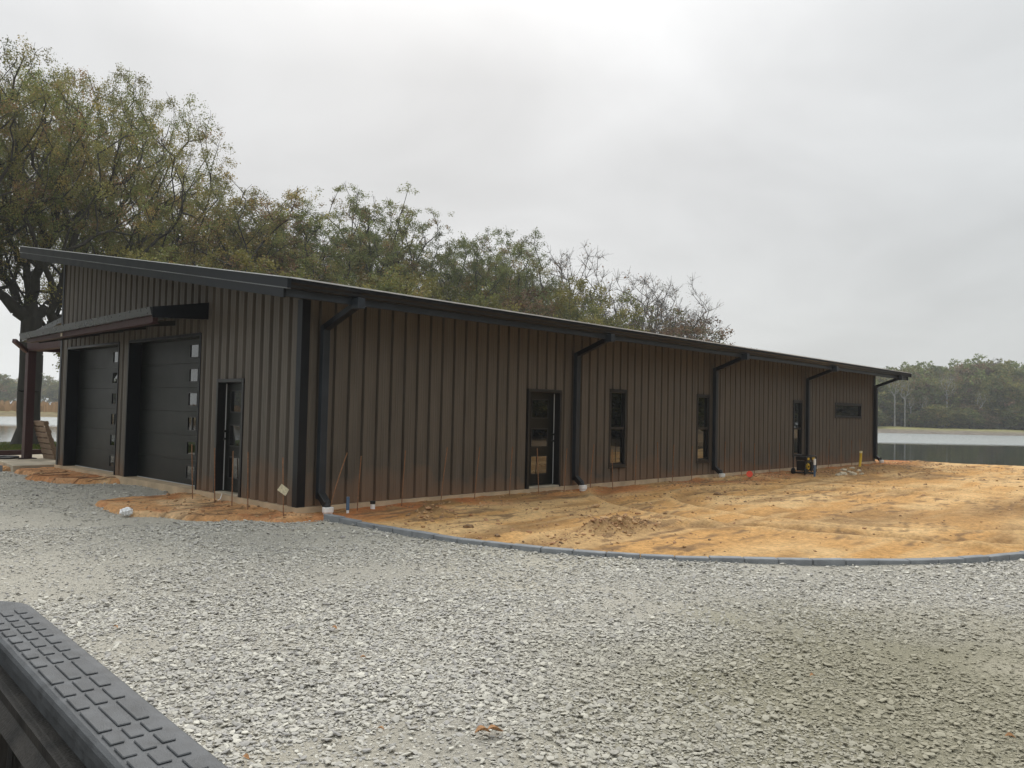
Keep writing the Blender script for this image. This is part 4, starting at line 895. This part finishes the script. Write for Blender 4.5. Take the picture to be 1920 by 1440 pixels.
def skeleton_mesh(P, PA, name, m, r_base, tip=.012, ex=2.3, sides=6, flare=1.5):
    n = len(P); w_ = np.zeros(n); ch = np.zeros(n, int)
    for i in range(1, n): ch[PA[i]] += 1
    for i in range(n-1, 0, -1):
        if w_[i] == 0: w_[i] = 1
        w_[PA[i]] += w_[i]
    w_[0] = max(w_[0], w_[1]); rr = w_**(1/ex); rr = tip+(r_base-tip)*(rr-1)/(rr[1]-1)
    rr = rr.copy(); rr[0] = rr[1]*flare
    a = P[PA[1:]]; b = P[1:]; ra = np.minimum(rr[PA[1:]], rr[1:]*1.35+.004); rb_ = rr[1:]; ra[0] = rr[0]
    d = b-a; L = np.linalg.norm(d, axis=1)+1e-6; d /= L[:, None]; ref = np.where(np.abs(d[:, 2:3]) > .9, np.array([[1., 0, 0]]), np.array([[0, 0, 1.]]))
    u = np.cross(d, ref); u /= np.linalg.norm(u, axis=1)[:, None]; v = np.cross(d, u)
    V = []; F = []; base = 0
    for lo, hi, s in ((0, .03, 3), (.03, .10, 4), (.10, 9, 8)):
        k = (rb_ >= lo) & (rb_ < hi)
        if not k.any(): continue
        an = np.arange(s)*2*math.pi/s; cs = np.cos(an)[None, :, None]; sn = np.sin(an)[None, :, None]
        ring = u[k][:, None]*cs+v[k][:, None]*sn
        A_ = a[k][:, None]+ring*ra[k][:, None, None]; B_ = b[k][:, None]+ring*rb_[k][:, None, None]
        vv = np.concatenate([A_, B_], 1).reshape(-1, 3); q = k.sum(); i = np.arange(s)
        f = np.stack([i, (i+1) % s, (i+1) % s+s, i+s], 1)[None]+(np.arange(q)*2*s)[:, None, None]+base
        V.append(vv); F.append(f.reshape(-1, 4)); base += len(vv)
    return raw_mesh(name, np.concatenate(V), np.concatenate(F), m, smooth=True)
def twig_mesh_extra(P, PA, tips, seed, k, L):
    """short bare twigs round the tips, appended to the skeleton"""
    r = np.random.default_rng(seed); n0 = len(P); Q = []; pr = []
    for t in tips:
        d0 = P[t]-P[PA[t]]; d0 /= np.linalg.norm(d0)+1e-6
        for _ in range(k):
            d = d0+r.normal(0, .55, 3)+np.array([0, 0, .25]); d /= np.linalg.norm(d); l = L*r.uniform(.5, 1.2)
            Q.append(P[t]+d*l*.5+r.normal(0, .03, 3)); pr.append(t); Q.append(P[t]+d*l+r.normal(0, .07, 3)); pr.append(n0+len(Q)-2)
    return np.concatenate([P, np.array(Q)]), np.concatenate([PA, np.array(pr)])
def leaf_mesh(name, C, seed, per, spread, size, pal, wts, vert=.72, clump=.28):
    r = np.random.default_rng(seed); n = len(C)*per
    ci = np.repeat(np.arange(len(C)), per)
    # leaves sit in sub-clumps of each spray
    sub = r.normal(size=(len(C)*5, 3))*spread*np.array([1, 1, vert]); si = ci*5+r.integers(0, 5, n)
    p = C[ci]+sub[si]*.75+r.normal(size=(n, 3))*spread*clump
    a = r.normal(size=(n, 3)); a /= np.linalg.norm(a, axis=1)[:, None]; b = np.cross(a, r.normal(size=(n, 3))); b /= np.linalg.norm(b, axis=1)[:, None]
    s = size*np.exp(r.normal(0, .25, n))[:, None]
    V = np.stack([p-a*s, p+b*s*.55, p+a*s, p-b*s*.55], 1).reshape(-1, 3); F = np.arange(n*4).reshape(-1, 4)
    pal = np.array(pal); w_ = np.array(wts)/sum(wts); base = r.choice(len(pal), len(C), p=w_)
    # colour varies spray by spray
    lowf = np.clip(r.normal(1, .22, len(C)), .55, 1.5)
    pick = np.where(r.random(n) < .72, base[ci], r.choice(len(pal), n, p=w_)); col = pal[pick]*(lowf[ci]*r.uniform(.75, 1.25, n))[:, None]
    return raw_mesh(name, V, F, M['leaf'], col=col)
GREEN = [(.15, .18, .06), (.20, .21, .07), (.27, .235, .08), (.23, .155, .07)]
OAK = [(.18, .205, .065), (.25, .235, .08), (.36, .28, .09), (.29, .18, .09)]
OLIVE = [(.19, .19, .055), (.24, .215, .065), (.14, .155, .05), (.26, .19, .07)]
BROWN = [(.20, .125, .07), (.15, .12, .055), (.24, .15, .085), (.11, .11, .04)]
def make_kind(seed, H, R, z0, N, rb_, per, spread, size, pal, wts, bark='bark', twigs=0, twigL=.6, tip=.010, **k):
    P, PA, tips = tree_skeleton(seed, H, R, z0, N, **k); C = P[tips]
    if twigs: P, PA = twig_mesh_extra(P, PA, tips, seed+1, twigs, twigL)
    tm = skeleton_mesh(P, PA, 'trunk', M[bark], rb_, tip=tip)
    cm = leaf_mesh('crown', C, seed+2, per, spread, size, pal, wts) if per else None
    Hr = float(np.percentile(C[:, 2], 99.3))+spread*.7
    return tm, cm, Hr
def plant(kind, x, y, H, label, group=None, rz=None, name='tree', cat='tree', wide=1.0, z=None):
    tm, cm, H0 = kind; s = H/H0; z = float(h_site_c(np.array([x]), np.array([y]))[0])-.1 if z is None else z
    e = empty(name, (x, y, z), rz=random.uniform(0, 6.28) if rz is None else rz); e.scale = (s*wide, s*wide, s)
    tag(e, label, cat, group)
    for nm, me in (('trunk', tm), ('crown', cm)):
        if me: o = bpy.data.objects.new(nm, me); COL.objects.link(o); o.parent = e
    return e
K = {}
K['oakA'] = make_kind(11, 23, 10.5, 8.3, 560, .62, 280, .56, .048, OAK, (5, 3, 2, 1), twigs=2, zc=15.5, shell=.42)
K['oakB'] = make_kind(12, 22, 9.5, 6.0, 560, .42, 280, .56, .048, OAK, (4, 4, 1.5, 1.2), twigs=2, bf=.3, shell=.42)
K['mid1'] = make_kind(21, 17, 5.2, 5.0, 300, .28, 280, .45, .048, GREEN, (5, 3, 1.5, 1), twigs=2)
K['mid2'] = make_kind(22, 17, 4.6, 5.5, 270, .24, 230, .43, .048, OAK, (3, 3, 2, 1.6), twigs=3, shell=.7)
K['mid3'] = make_kind(23, 18, 5.8, 5.0, 330, .30, 310, .47, .048, GREEN, (6, 3, .8, .5), twigs=2)
K['tall'] = make_kind(24, 19, 3.4, 6.0, 200, .20, 210, .40, .048, GREEN, (4, 4, 1, 1), twigs=3, shell=.7)
K['bush'] = make_kind(31, 8, 3.8, .8, 220, .12, 250, .40, .05, OLIVE, (4, 4, 2, 1), twigs=1)
K['bushb'] = make_kind(32, 8, 3.4, .8, 210, .12, 200, .38, .05, BROWN, (4, 3, 2, 2), twigs=3)
K['bare1'] = make_kind(41, 16, 5.4, 4.0, 420, .22, 5, .45, .07, BROWN, (3, 2, 2, 1), bark='bark_mid', twigs=6, twigL=.8, bf=.3, tip=.009)
K['bare2'] = make_kind(42, 15, 5.8, 3.0, 420, .22, 8, .45, .07, BROWN, (3, 2, 2, 1), bark='bark_mid', twigs=6, twigL=.8, bf=.3, tip=.009)
# px column, depth y, height, kind, wide, label
def htop(u, v, y):                  # height above the ground for a top seen at photo pixel (u, v)
    d = FW + RT*((u-960)/1509.) - UP*((v-720)/1509.); t = (y-CAM[1])/d.y; return CAM[2]+d.z*t
def xtop(u, v, y):
    d = FW + RT*((u-960)/1509.) - UP*((v-720)/1509.); return CAM[0]+d.x*(y-CAM[1])/d.y
TR = [(50, 40, 150, 'oakA', 1.0, 'huge oak with a thick trunk standing on the lawn behind the porch post', 2.2),
 (-175, 37, 40, 'oakA', .9, 'tall oak whose thin reddish twigs reach into the top left edge of the picture', 1.0),
 (212, 43, 150, 'oakB', .86, 'broad olive-green oak with a rounded crown above the high end of the roof', 4.1),
 (330, 46, 330, 'mid2', 1.1, 'thin olive tree filling the gap right of the broad oak', 2.0),
 (447, 43, 335, 'mid2', 1.25, 'brown-topped thin-crowned tree next right of the broad oak', 1.2),
 (515, 44, 358, 'mid2', 1.0, 'brownish tree with a small separate top, second of the row behind the roof', 3.0),
 (600, 41, 385, 'mid1', 1.15, 'dense dark olive tree in the row behind the roof, left of the tall slim tree', .5),
 (683, 43, 350, 'tall', 1.05, 'tall slim tree whose rounded top stands highest in the middle of the row', 2.6),
 (750, 44, 373, 'tall', 1.15, 'slim airy tree just right of the tallest slim tree behind the roof', 5.2),
 (795, 46, 470, 'mid2', 1.0, 'low olive tree in the dip of the row behind the roof', 4.4),
 (873, 40, 436, 'mid3', .95, 'dark green tree with a knobbly top, left one of the dense pair', .9),
 (945, 42, 432, 'mid3', 1.1, 'dark green tree with a rounded top, right one of the dense pair', 3.7),
 (1000, 39, 505, 'mid1', .9, 'rusty olive tree at the foot of the nearly bare tree', 5.0),
 (1068, 44, 462, 'bare1', 1.05, 'nearly bare grey tree rising right of the dense dark pair', .3),
 (1095, 37, 540, 'bush', 1.1, 'rounded rust-green tree below the nearly bare tree', 1.1),
 (1178, 40, 507, 'bare2', 1.1, 'bare spreading tree, left one of the last two above the roof', 2.1),
 (1240, 37, 522, 'bare1', 1.1, 'bare spreading tree, right one of the last two above the roof', 4.0),
 (1284, 33, 592, 'bushb', 1.5, 'low brown tree at the right end of the row behind the roof', .2),
 (1200, 33, 602, 'bushb', 1.1, 'low brownish tree under the two bare spreading trees', 2.2)]
for (u, y, v, k, wd, lb, rz) in TR:
    x = xtop(u, v, y) if k != 'oakA' or u < 0 else xtop(52, 810, y); z = float(h_site_c(np.array([x]), np.array([y]))[0])-.1; plant(K[k], x, y, (htop(u, v, y)-z)*(.97 if k[:3] != 'oak' else 1.0), lb, 'trees in the row behind the building', rz=rz, wide=wd)
BU = [(330, 30, 484), (480, 26, 500), (560, 27, 512), (700, 27, 514), (840, 27, 526), (975, 27, 546), (1040, 27, 566)]
BUL = ['low olive tree over the roof between the broad oak and the brown-topped tree', 'low olive tree over the roof directly below the brown-topped tree', 'low brown tree over the roof left of the dense dark olive tree', 'low olive tree over the roof just below the tallest slim tree', 'low olive tree over the roof left of the dense dark pair', 'low brown tree over the roof below the rusty olive tree', 'low olive tree over the roof below the nearly bare tree']
for i, (u, y, v) in enumerate(BU):
    x = xtop(u, v, y); plant(K['bushb' if i in (2, 5) else 'bush'], x, y, (htop(u, v-8, y)+.4), BUL[i], 'low trees just above the roof edge', rz=i*1.3, wide=.9+.25*random.random())
for (x, y, h_, rz) in ((-15.5, 33, 19, 1.0), (-9.5, 36.5, 17, 3.3)):
    plant(K['mid3' if x < -12 else 'oakB'], x, y, h_, ('oak on the lawn outside the left edge, mirrored in the upper garage door panes' if x < -12 else 'second oak outside the left edge, mirrored in the far garage door panes'), rz=rz)
# wood on the far bank
FK = [make_kind(51, 14, 5.0, .3, 260, .22, 60, .75, .23, GREEN, (5, 3, 1, .6)), make_kind(52, 14, 4.4, .3, 240, .22, 60, .75, .22, OLIVE, (3, 2, 3, 1)), make_kind(53, 14, 4.6, .3, 240, .2, 50, .8, .23, BROWN, (2, 3, 1, 4)),
      make_kind(54, 14, 4.2, 4.0, 200, .22, 10, .8, .2, BROWN, (2, 3, 1, 3), bark='bark_mid', twigs=5, twigL=1.2, tip=.03)]
PK = make_kind(55, 15, 3.4, 8.0, 80, .24, 8, .8, .2, OLIVE, (1, 1, 1, 1), bark='bark_pale', twigs=2, twigL=1.0, tip=.02)
def far_point(u, off):
    """ground position seen in photo column u, off metres behind the far waterline"""
    d = FW + RT*((u-960)/1509.); d = np.array((d.x, d.y)); p0 = np.array(CAM[:2]); a = (SH_A-p0)@SH_N+off; t = a/(d@SH_N); return p0+d*t
tops = [(1560, 720), (1640, 700), (1700, 688), (1728, 694), (1770, 690), (1800, 694), (1830, 683), (1870, 680), (1900, 688), (1960, 685), (2100, 690), (2400, 700)]
def far_z(off): return float(np.interp(off, [0, 5, 13, 22, 60, 400], [-1, -.8, -.05, .25, .5, 1.0]))
ft = 0
for row, (off, sp, fac) in enumerate(((26, 15, .80), (36, 17, .95), (50, 19, 1.0), (66, 24, 1.0))):
    u = 1556+row*7
    while u < 2330:
        p = far_point(u, off+random.uniform(-3, 3)); D = math.hypot(p[0]-CAM[0], p[1]-CAM[1]); vt = np.interp(u, [t[0] for t in tops], [t[1] for t in tops])+6; vh = 772.8+(u-960)*.0224+11
        hh = (vh-vt)*D*math.cos(math.atan((u-960)/1509.))/1509*fac*random.uniform(.9, 1.08)
        if u > 1915: hh *= 1.0
        k = FK[[0, 2, 1, 0, 3, 1, 0, 2, 0, 1][ft % 10]]
        plant(k, float(p[0]), float(p[1]), hh, 'hazy grey-green tree in the wood on the far bank right of the building', 'trees of the wood on the far bank', wide=1.15, z=far_z(off)); ft += 1
        u += sp*random.uniform(.8, 1.2)
for u, hh, lb in ((1678, 10.5, 'pale bare trunk on the far bank, nearest the building corner'), (1697, 9.5, 'pale bare trunk on the far bank, second from the building corner'), (1776, 10, 'pale forked tree on the far bank with a long limb reaching left'), (1708, 6, 'thin pale trunk on the far bank, third from the building corner'), (1734, 6, 'short pale trunk on the far bank left of the forked tree'), (1837, 7, 'pale thin trunk on the far bank, nearest the right edge')):
    p = far_point(u, 21); plant(PK, float(p[0]), float(p[1]), hh*1.25, lb, z=.2, name='pale_tree', rz=u*.7, wide=.75)
def wood(name, pts):
    """far-off wood that reads as one mass: pts = (x, y, z, height, width factor)"""
    pts = np.array(pts); n = len(pts); idx = np.arange(n) % 3; rot = np.zeros((n, 3)); rot[:, 2] = rng.uniform(0, 6.28, n); scl = np.stack([pts[:, 3]*pts[:, 4], pts[:, 3]*pts[:, 4], pts[:, 3]], 1)/14
    for j, nm in ((0, 'trunks'), (1, 'crowns')):
        c = bpy.data.collections.new(name+'_source')
        for k in range(3): c.objects.link(bpy.data.objects.new('tree', FK[k][j]))
        scatter_object(name, pts[:, :3], scl, rot, idx, c)
P_ = []
for i in range(60):
    u = -1300+i*27+random.uniform(-8, 8); y = 330+random.uniform(-40, 50); x = px(u, y) if u > -500 else -380+random.random()*300
    P_.append((float(x), y, .1, random.uniform(9, 14), 1.5))
for i in range(70):                  # woods beyond the drive, seen only in the window reflections
    a = math.radians(random.uniform(92, 330)); D = random.uniform(60, 100) if i % 2 else random.uniform(50, 62); a = a if i % 2 else math.radians(random.uniform(92, 150)); x, y = CAM[0]+D*math.sin(a), CAM[1]+D*math.cos(a)
    z = float(h_site_c(np.array([x]), np.array([y]))[0])
    if z < -.7 or abs(x) > 400 or y > 15: continue
    for q in range(2): P_.append((x+random.uniform(-6, 6), y+random.uniform(-6, 6), z, random.uniform(3, 6), 1.8))
    P_.append((x, y, z, random.uniform(9, 15) if i % 2 else random.uniform(15, 22), 1.2))
for i in range(300):                 # undergrowth along the foot of the far wood
    u = random.uniform(1500, 2400); nearpale = min(abs(u-q) for q in (1678, 1697, 1708, 1776)) < 9; p = far_point(u, random.uniform(26 if nearpale else 17, 36)); P_.append((float(p[0]), float(p[1]), .15, random.uniform(2.5, 6), 1.9))
for i in range(90):
    a = math.radians(random.uniform(84, 116)); D = random.uniform(165, 200); P_.append((CAM[0]+D*math.sin(a), CAM[1]+D*math.cos(a), -.2, random.uniform(12, 18) if i % 3 else 6, 1.6))
wood('distant_wood', P_)
def reeds():
    n = 5200; x = rng.uniform(-160, 110, n); y = rng.uniform(146, 185, n); hgt = rng.uniform(.8, 1.9, n); w_ = rng.uniform(.15, .5, n); z = -.25+.006*(y-146)
    V = np.stack([np.stack([x-w_, y, z], 1), np.stack([x+w_, y+.1, z], 1), np.stack([x+w_*.5, y, z+hgt], 1), np.stack([x-w_*.4, y, z+hgt*.9], 1)], 1).reshape(-1, 3)
    c = np.array([.34, .22, .12])[None]*rng.uniform(.7, 1.3, n)[:, None]
    o = bpy.data.objects.new('reeds', raw_mesh('reeds', V, np.arange(n*4).reshape(-1, 4), M['reed'], col=c)); COL.objects.link(o); o['kind'] = 'stuff'
reeds()
def blades():
    n = 60000; x = rng.uniform(-12, 14, n); y = rng.uniform(21, 42.5, n); z = h_lawn(x, y); k = z > -.88; x, y, z = x[k], y[k], z[k]; n = len(x); hh = rng.uniform(.04, .11, n); a = rng.uniform(0, 6.28, n); dx, dy = np.cos(a)*.02, np.sin(a)*.02
    V = np.stack([np.stack([x-dx, y-dy, z-.01], 1), np.stack([x+dx, y+dy, z-.01], 1), np.stack([x+rng.normal(0, .03, n), y+rng.normal(0, .03, n), z+hh], 1)], 1).reshape(-1, 3)
    c = np.array([.085, .12, .022])[None]*rng.uniform(.7, 1.5, n)[:, None]*np.array([1, 1, 1]); c[:, 0] *= rng.uniform(.8, 1.6, n)
    o = bpy.data.objects.new('grass', raw_mesh('grass', V, np.arange(n*3).reshape(-1, 3), M['reed'], col=c)); COL.objects.link(o); o['kind'] = 'stuff'
blades()
# ------------------------------------------------------------------ pickup bed corner at the lower left
T = empty('pickup_truck', (-7.2, -9.6, -.18)); tag(T, 'black pickup truck bed corner with a textured plastic rail cap at the lower left', 'truck')
iT = Matrix.Translation((7.2, 9.6, .18))
def tb(mb, name, m, parent=None, **k):
    o = mb.build(name, m, parent or T, **k)
    if parent is None: o.data.transform(iT)
    else: o.data.transform(iT)
    return o
RZ = 1.019
def truck():
    A = np.array((-6.243, -8.60)); D = np.array((-.0724, -.9974)); Nn = np.array((-.9974, .0724))     # along the rail (towards the camera), inward
    def p2(s, i, z): q = A+D*s+Nn*i; return (q[0], q[1], z)
    # rail cap: cross-section swept along the side, round the corner and along the tailgate
    path = [(3.4, 0)]; W_ = .160; rad = .15
    def sect(s_or_pt, nrm):
        pass
    outer = [A+D*3.4, A+D*.12]; C = A+D*.12+Nn*.16
    for k in range(1, 9):
        a = k/8*math.pi/2; outer.append(C-Nn*.16*math.cos(a)-D*.16*math.sin(a))
    outer.append(outer[-1]+Nn*1.55)
    dirs = []
    for i in range(len(outer)):
        d = outer[min(i+1, len(outer)-1)]-outer[max(i-1, 0)]; d = d/np.linalg.norm(d); dirs.append(np.array((-d[1], d[0])) if np.dot(np.array((-d[1], d[0])), Nn) > -.2 and i < 6 else np.array((-d[1], d[0])))
    cs = [(0.0, -.075), (.0, -.028), (.004, -.012), (.014, -.003), (.03, 0), (.125, 0), (.136, -.002), (.143, -.007), (.146, -.015), (.146, -.032), (.132, -.032), (.132, -.075)]
    V = []; F = []; n = len(cs)
    for q, nn in zip(outer, dirs):
        # inward normal
        c = np.mean(outer, axis=0)
        if np.dot(nn, (A+D*1.7+Nn*.8)-q) < 0: nn = -nn
        for i_, z_ in cs: V.append((q[0]+nn[0]*i_, q[1]+nn[1]*i_, RZ+z_))
    for i in range(len(outer)-1):
        for k in range(n): F.append((i*n+k, i*n+(k+1) % n, (i+1)*n+(k+1) % n, (i+1)*n+k))
    mb = MB(); mb.v = V; mb.f = F; cap = tb(mb, 'rail_cap', M['railcap'])
    # raised tread blocks
    s = .16; row = 0; Ls = [.062, .06, .064, .066, .066, .070, .072, .072, .13, .085, .085, .13]
    while s < 3.0:
        L_ = Ls[row % 12]
        for j in range(3):
            i0 = .038+j*.034; sk = .010*j; c = p2(s+L_/2+sk, i0+.0125, RZ+.0016)
            b = MB().obox(c, Vector((D[0], D[1], 0))*(L_/2-.006), Vector((Nn[0], Nn[1], 0))*.0112, Vector((0, 0, .0018))); tb(b, 'tread_block', M['railcap'], cap, bevel=.0014)
        s += L_+.004; row += 1
    # side: outer sheet, liner wall with ribs, floor, tailgate
    b = MB().hexa([p2(-.0, .012, .42), p2(3.4, .012, .42), p2(3.4, .03, .42), p2(.0, .03, .42), p2(.05, .01, RZ-.07), p2(3.4, .01, RZ-.07), p2(3.4, .03, RZ-.07), p2(.05, .03, RZ-.07)]); tb(b, 'bed_side', M['truckpaint'])
    ln = MB().hexa([p2(.15, .165, .40), p2(3.4, .165, .40), p2(3.4, .18, .40), p2(.15, .18, .40), p2(.15, .150, RZ-.076), p2(3.4, .150, RZ-.076), p2(3.4, .165, RZ-.076), p2(.15, .165, RZ-.076)]); ln = tb(ln, 'bed_liner', M['liner'])
    s = .3
    while s < 3.2:
        r = MB().hexa([p2(s, .178, .42), p2(s+.05, .178, .42), p2(s+.05, .20, .42), p2(s, .20, .42), p2(s, .163, RZ-.11), p2(s+.05, .163, RZ-.11), p2(s+.045, .18, RZ-.13), p2(s+.005, .18, RZ-.13)]); tb(r, 'liner_rib', M['liner'], ln); s += .115
    lip = MB().hexa([p2(.15, .130, RZ-.125), p2(3.4, .130, RZ-.125), p2(3.4, .186, RZ-.125), p2(.15, .186, RZ-.125), p2(.15, .126, RZ-.073), p2(3.4, .126, RZ-.073), p2(3.4, .150, RZ-.073), p2(.15, .150, RZ-.073)]); tb(lip, 'rail_flange', M['liner'])
    fl = MB().hexa([p2(.05, .05, .36), p2(3.4, .05, .36), p2(3.4, 1.75, .36), p2(.05, 1.75, .36), p2(.05, .05, .41), p2(3.4, .05, .41), p2(3.4, 1.75, .41), p2(.05, 1.75, .41)]); tb(fl, 'bed_floor', M['liner'])
    tg_ = MB().hexa([p2(-.03, .06, .40), p2(.05, .06, .40), p2(.05, 1.7, .40), p2(-.03, 1.7, .40), p2(-.03, .06, RZ-.07), p2(.05, .06, RZ-.07), p2(.05, 1.7, RZ-.07), p2(-.03, 1.7, RZ-.07)]); tb(tg_, 'tailgate', M['truckpaint'])
    tb(MB().tube([p2(1.2, .03, .12), p2(1.2, .28, .12)], .38, 28), 'wheel', M['black']); tb(MB().beam(p2(-.12, .1, .32), p2(-.12, 1.7, .32), .1, .18), 'bumper', M['metal'])
M['railcap'] = mat('grey_black_rail_plastic', (.078, .082, .087), rough=.48, spec=.4, var=.42, vscale=22, detail=9, bump=.25, bscale=400)
M['truckpaint'] = mat('black_truck_paint', (.012, .012, .014), rough=.2, coat=.6)
truck()
# ------------------------------------------------------------------ air
def haze():
    mb = MB().box(-420, 420, -180, 420, -4.5, 26); m = bpy.data.materials.new('haze_air'); m.use_nodes = True; N, L = nodes(m); N.remove(N['Principled BSDF'])
    v = N.new('ShaderNodeVolumePrincipled'); v.inputs['Color'].default_value = (.86, .88, .88, 1); v.inputs['Density'].default_value = .0007; v.inputs['Anisotropy'].default_value = .2
    L.new(v.outputs[0], N['Material Output'].inputs['Volume']); o = mb.build('haze', m); o['kind'] = 'stuff'
if HAZE: haze()
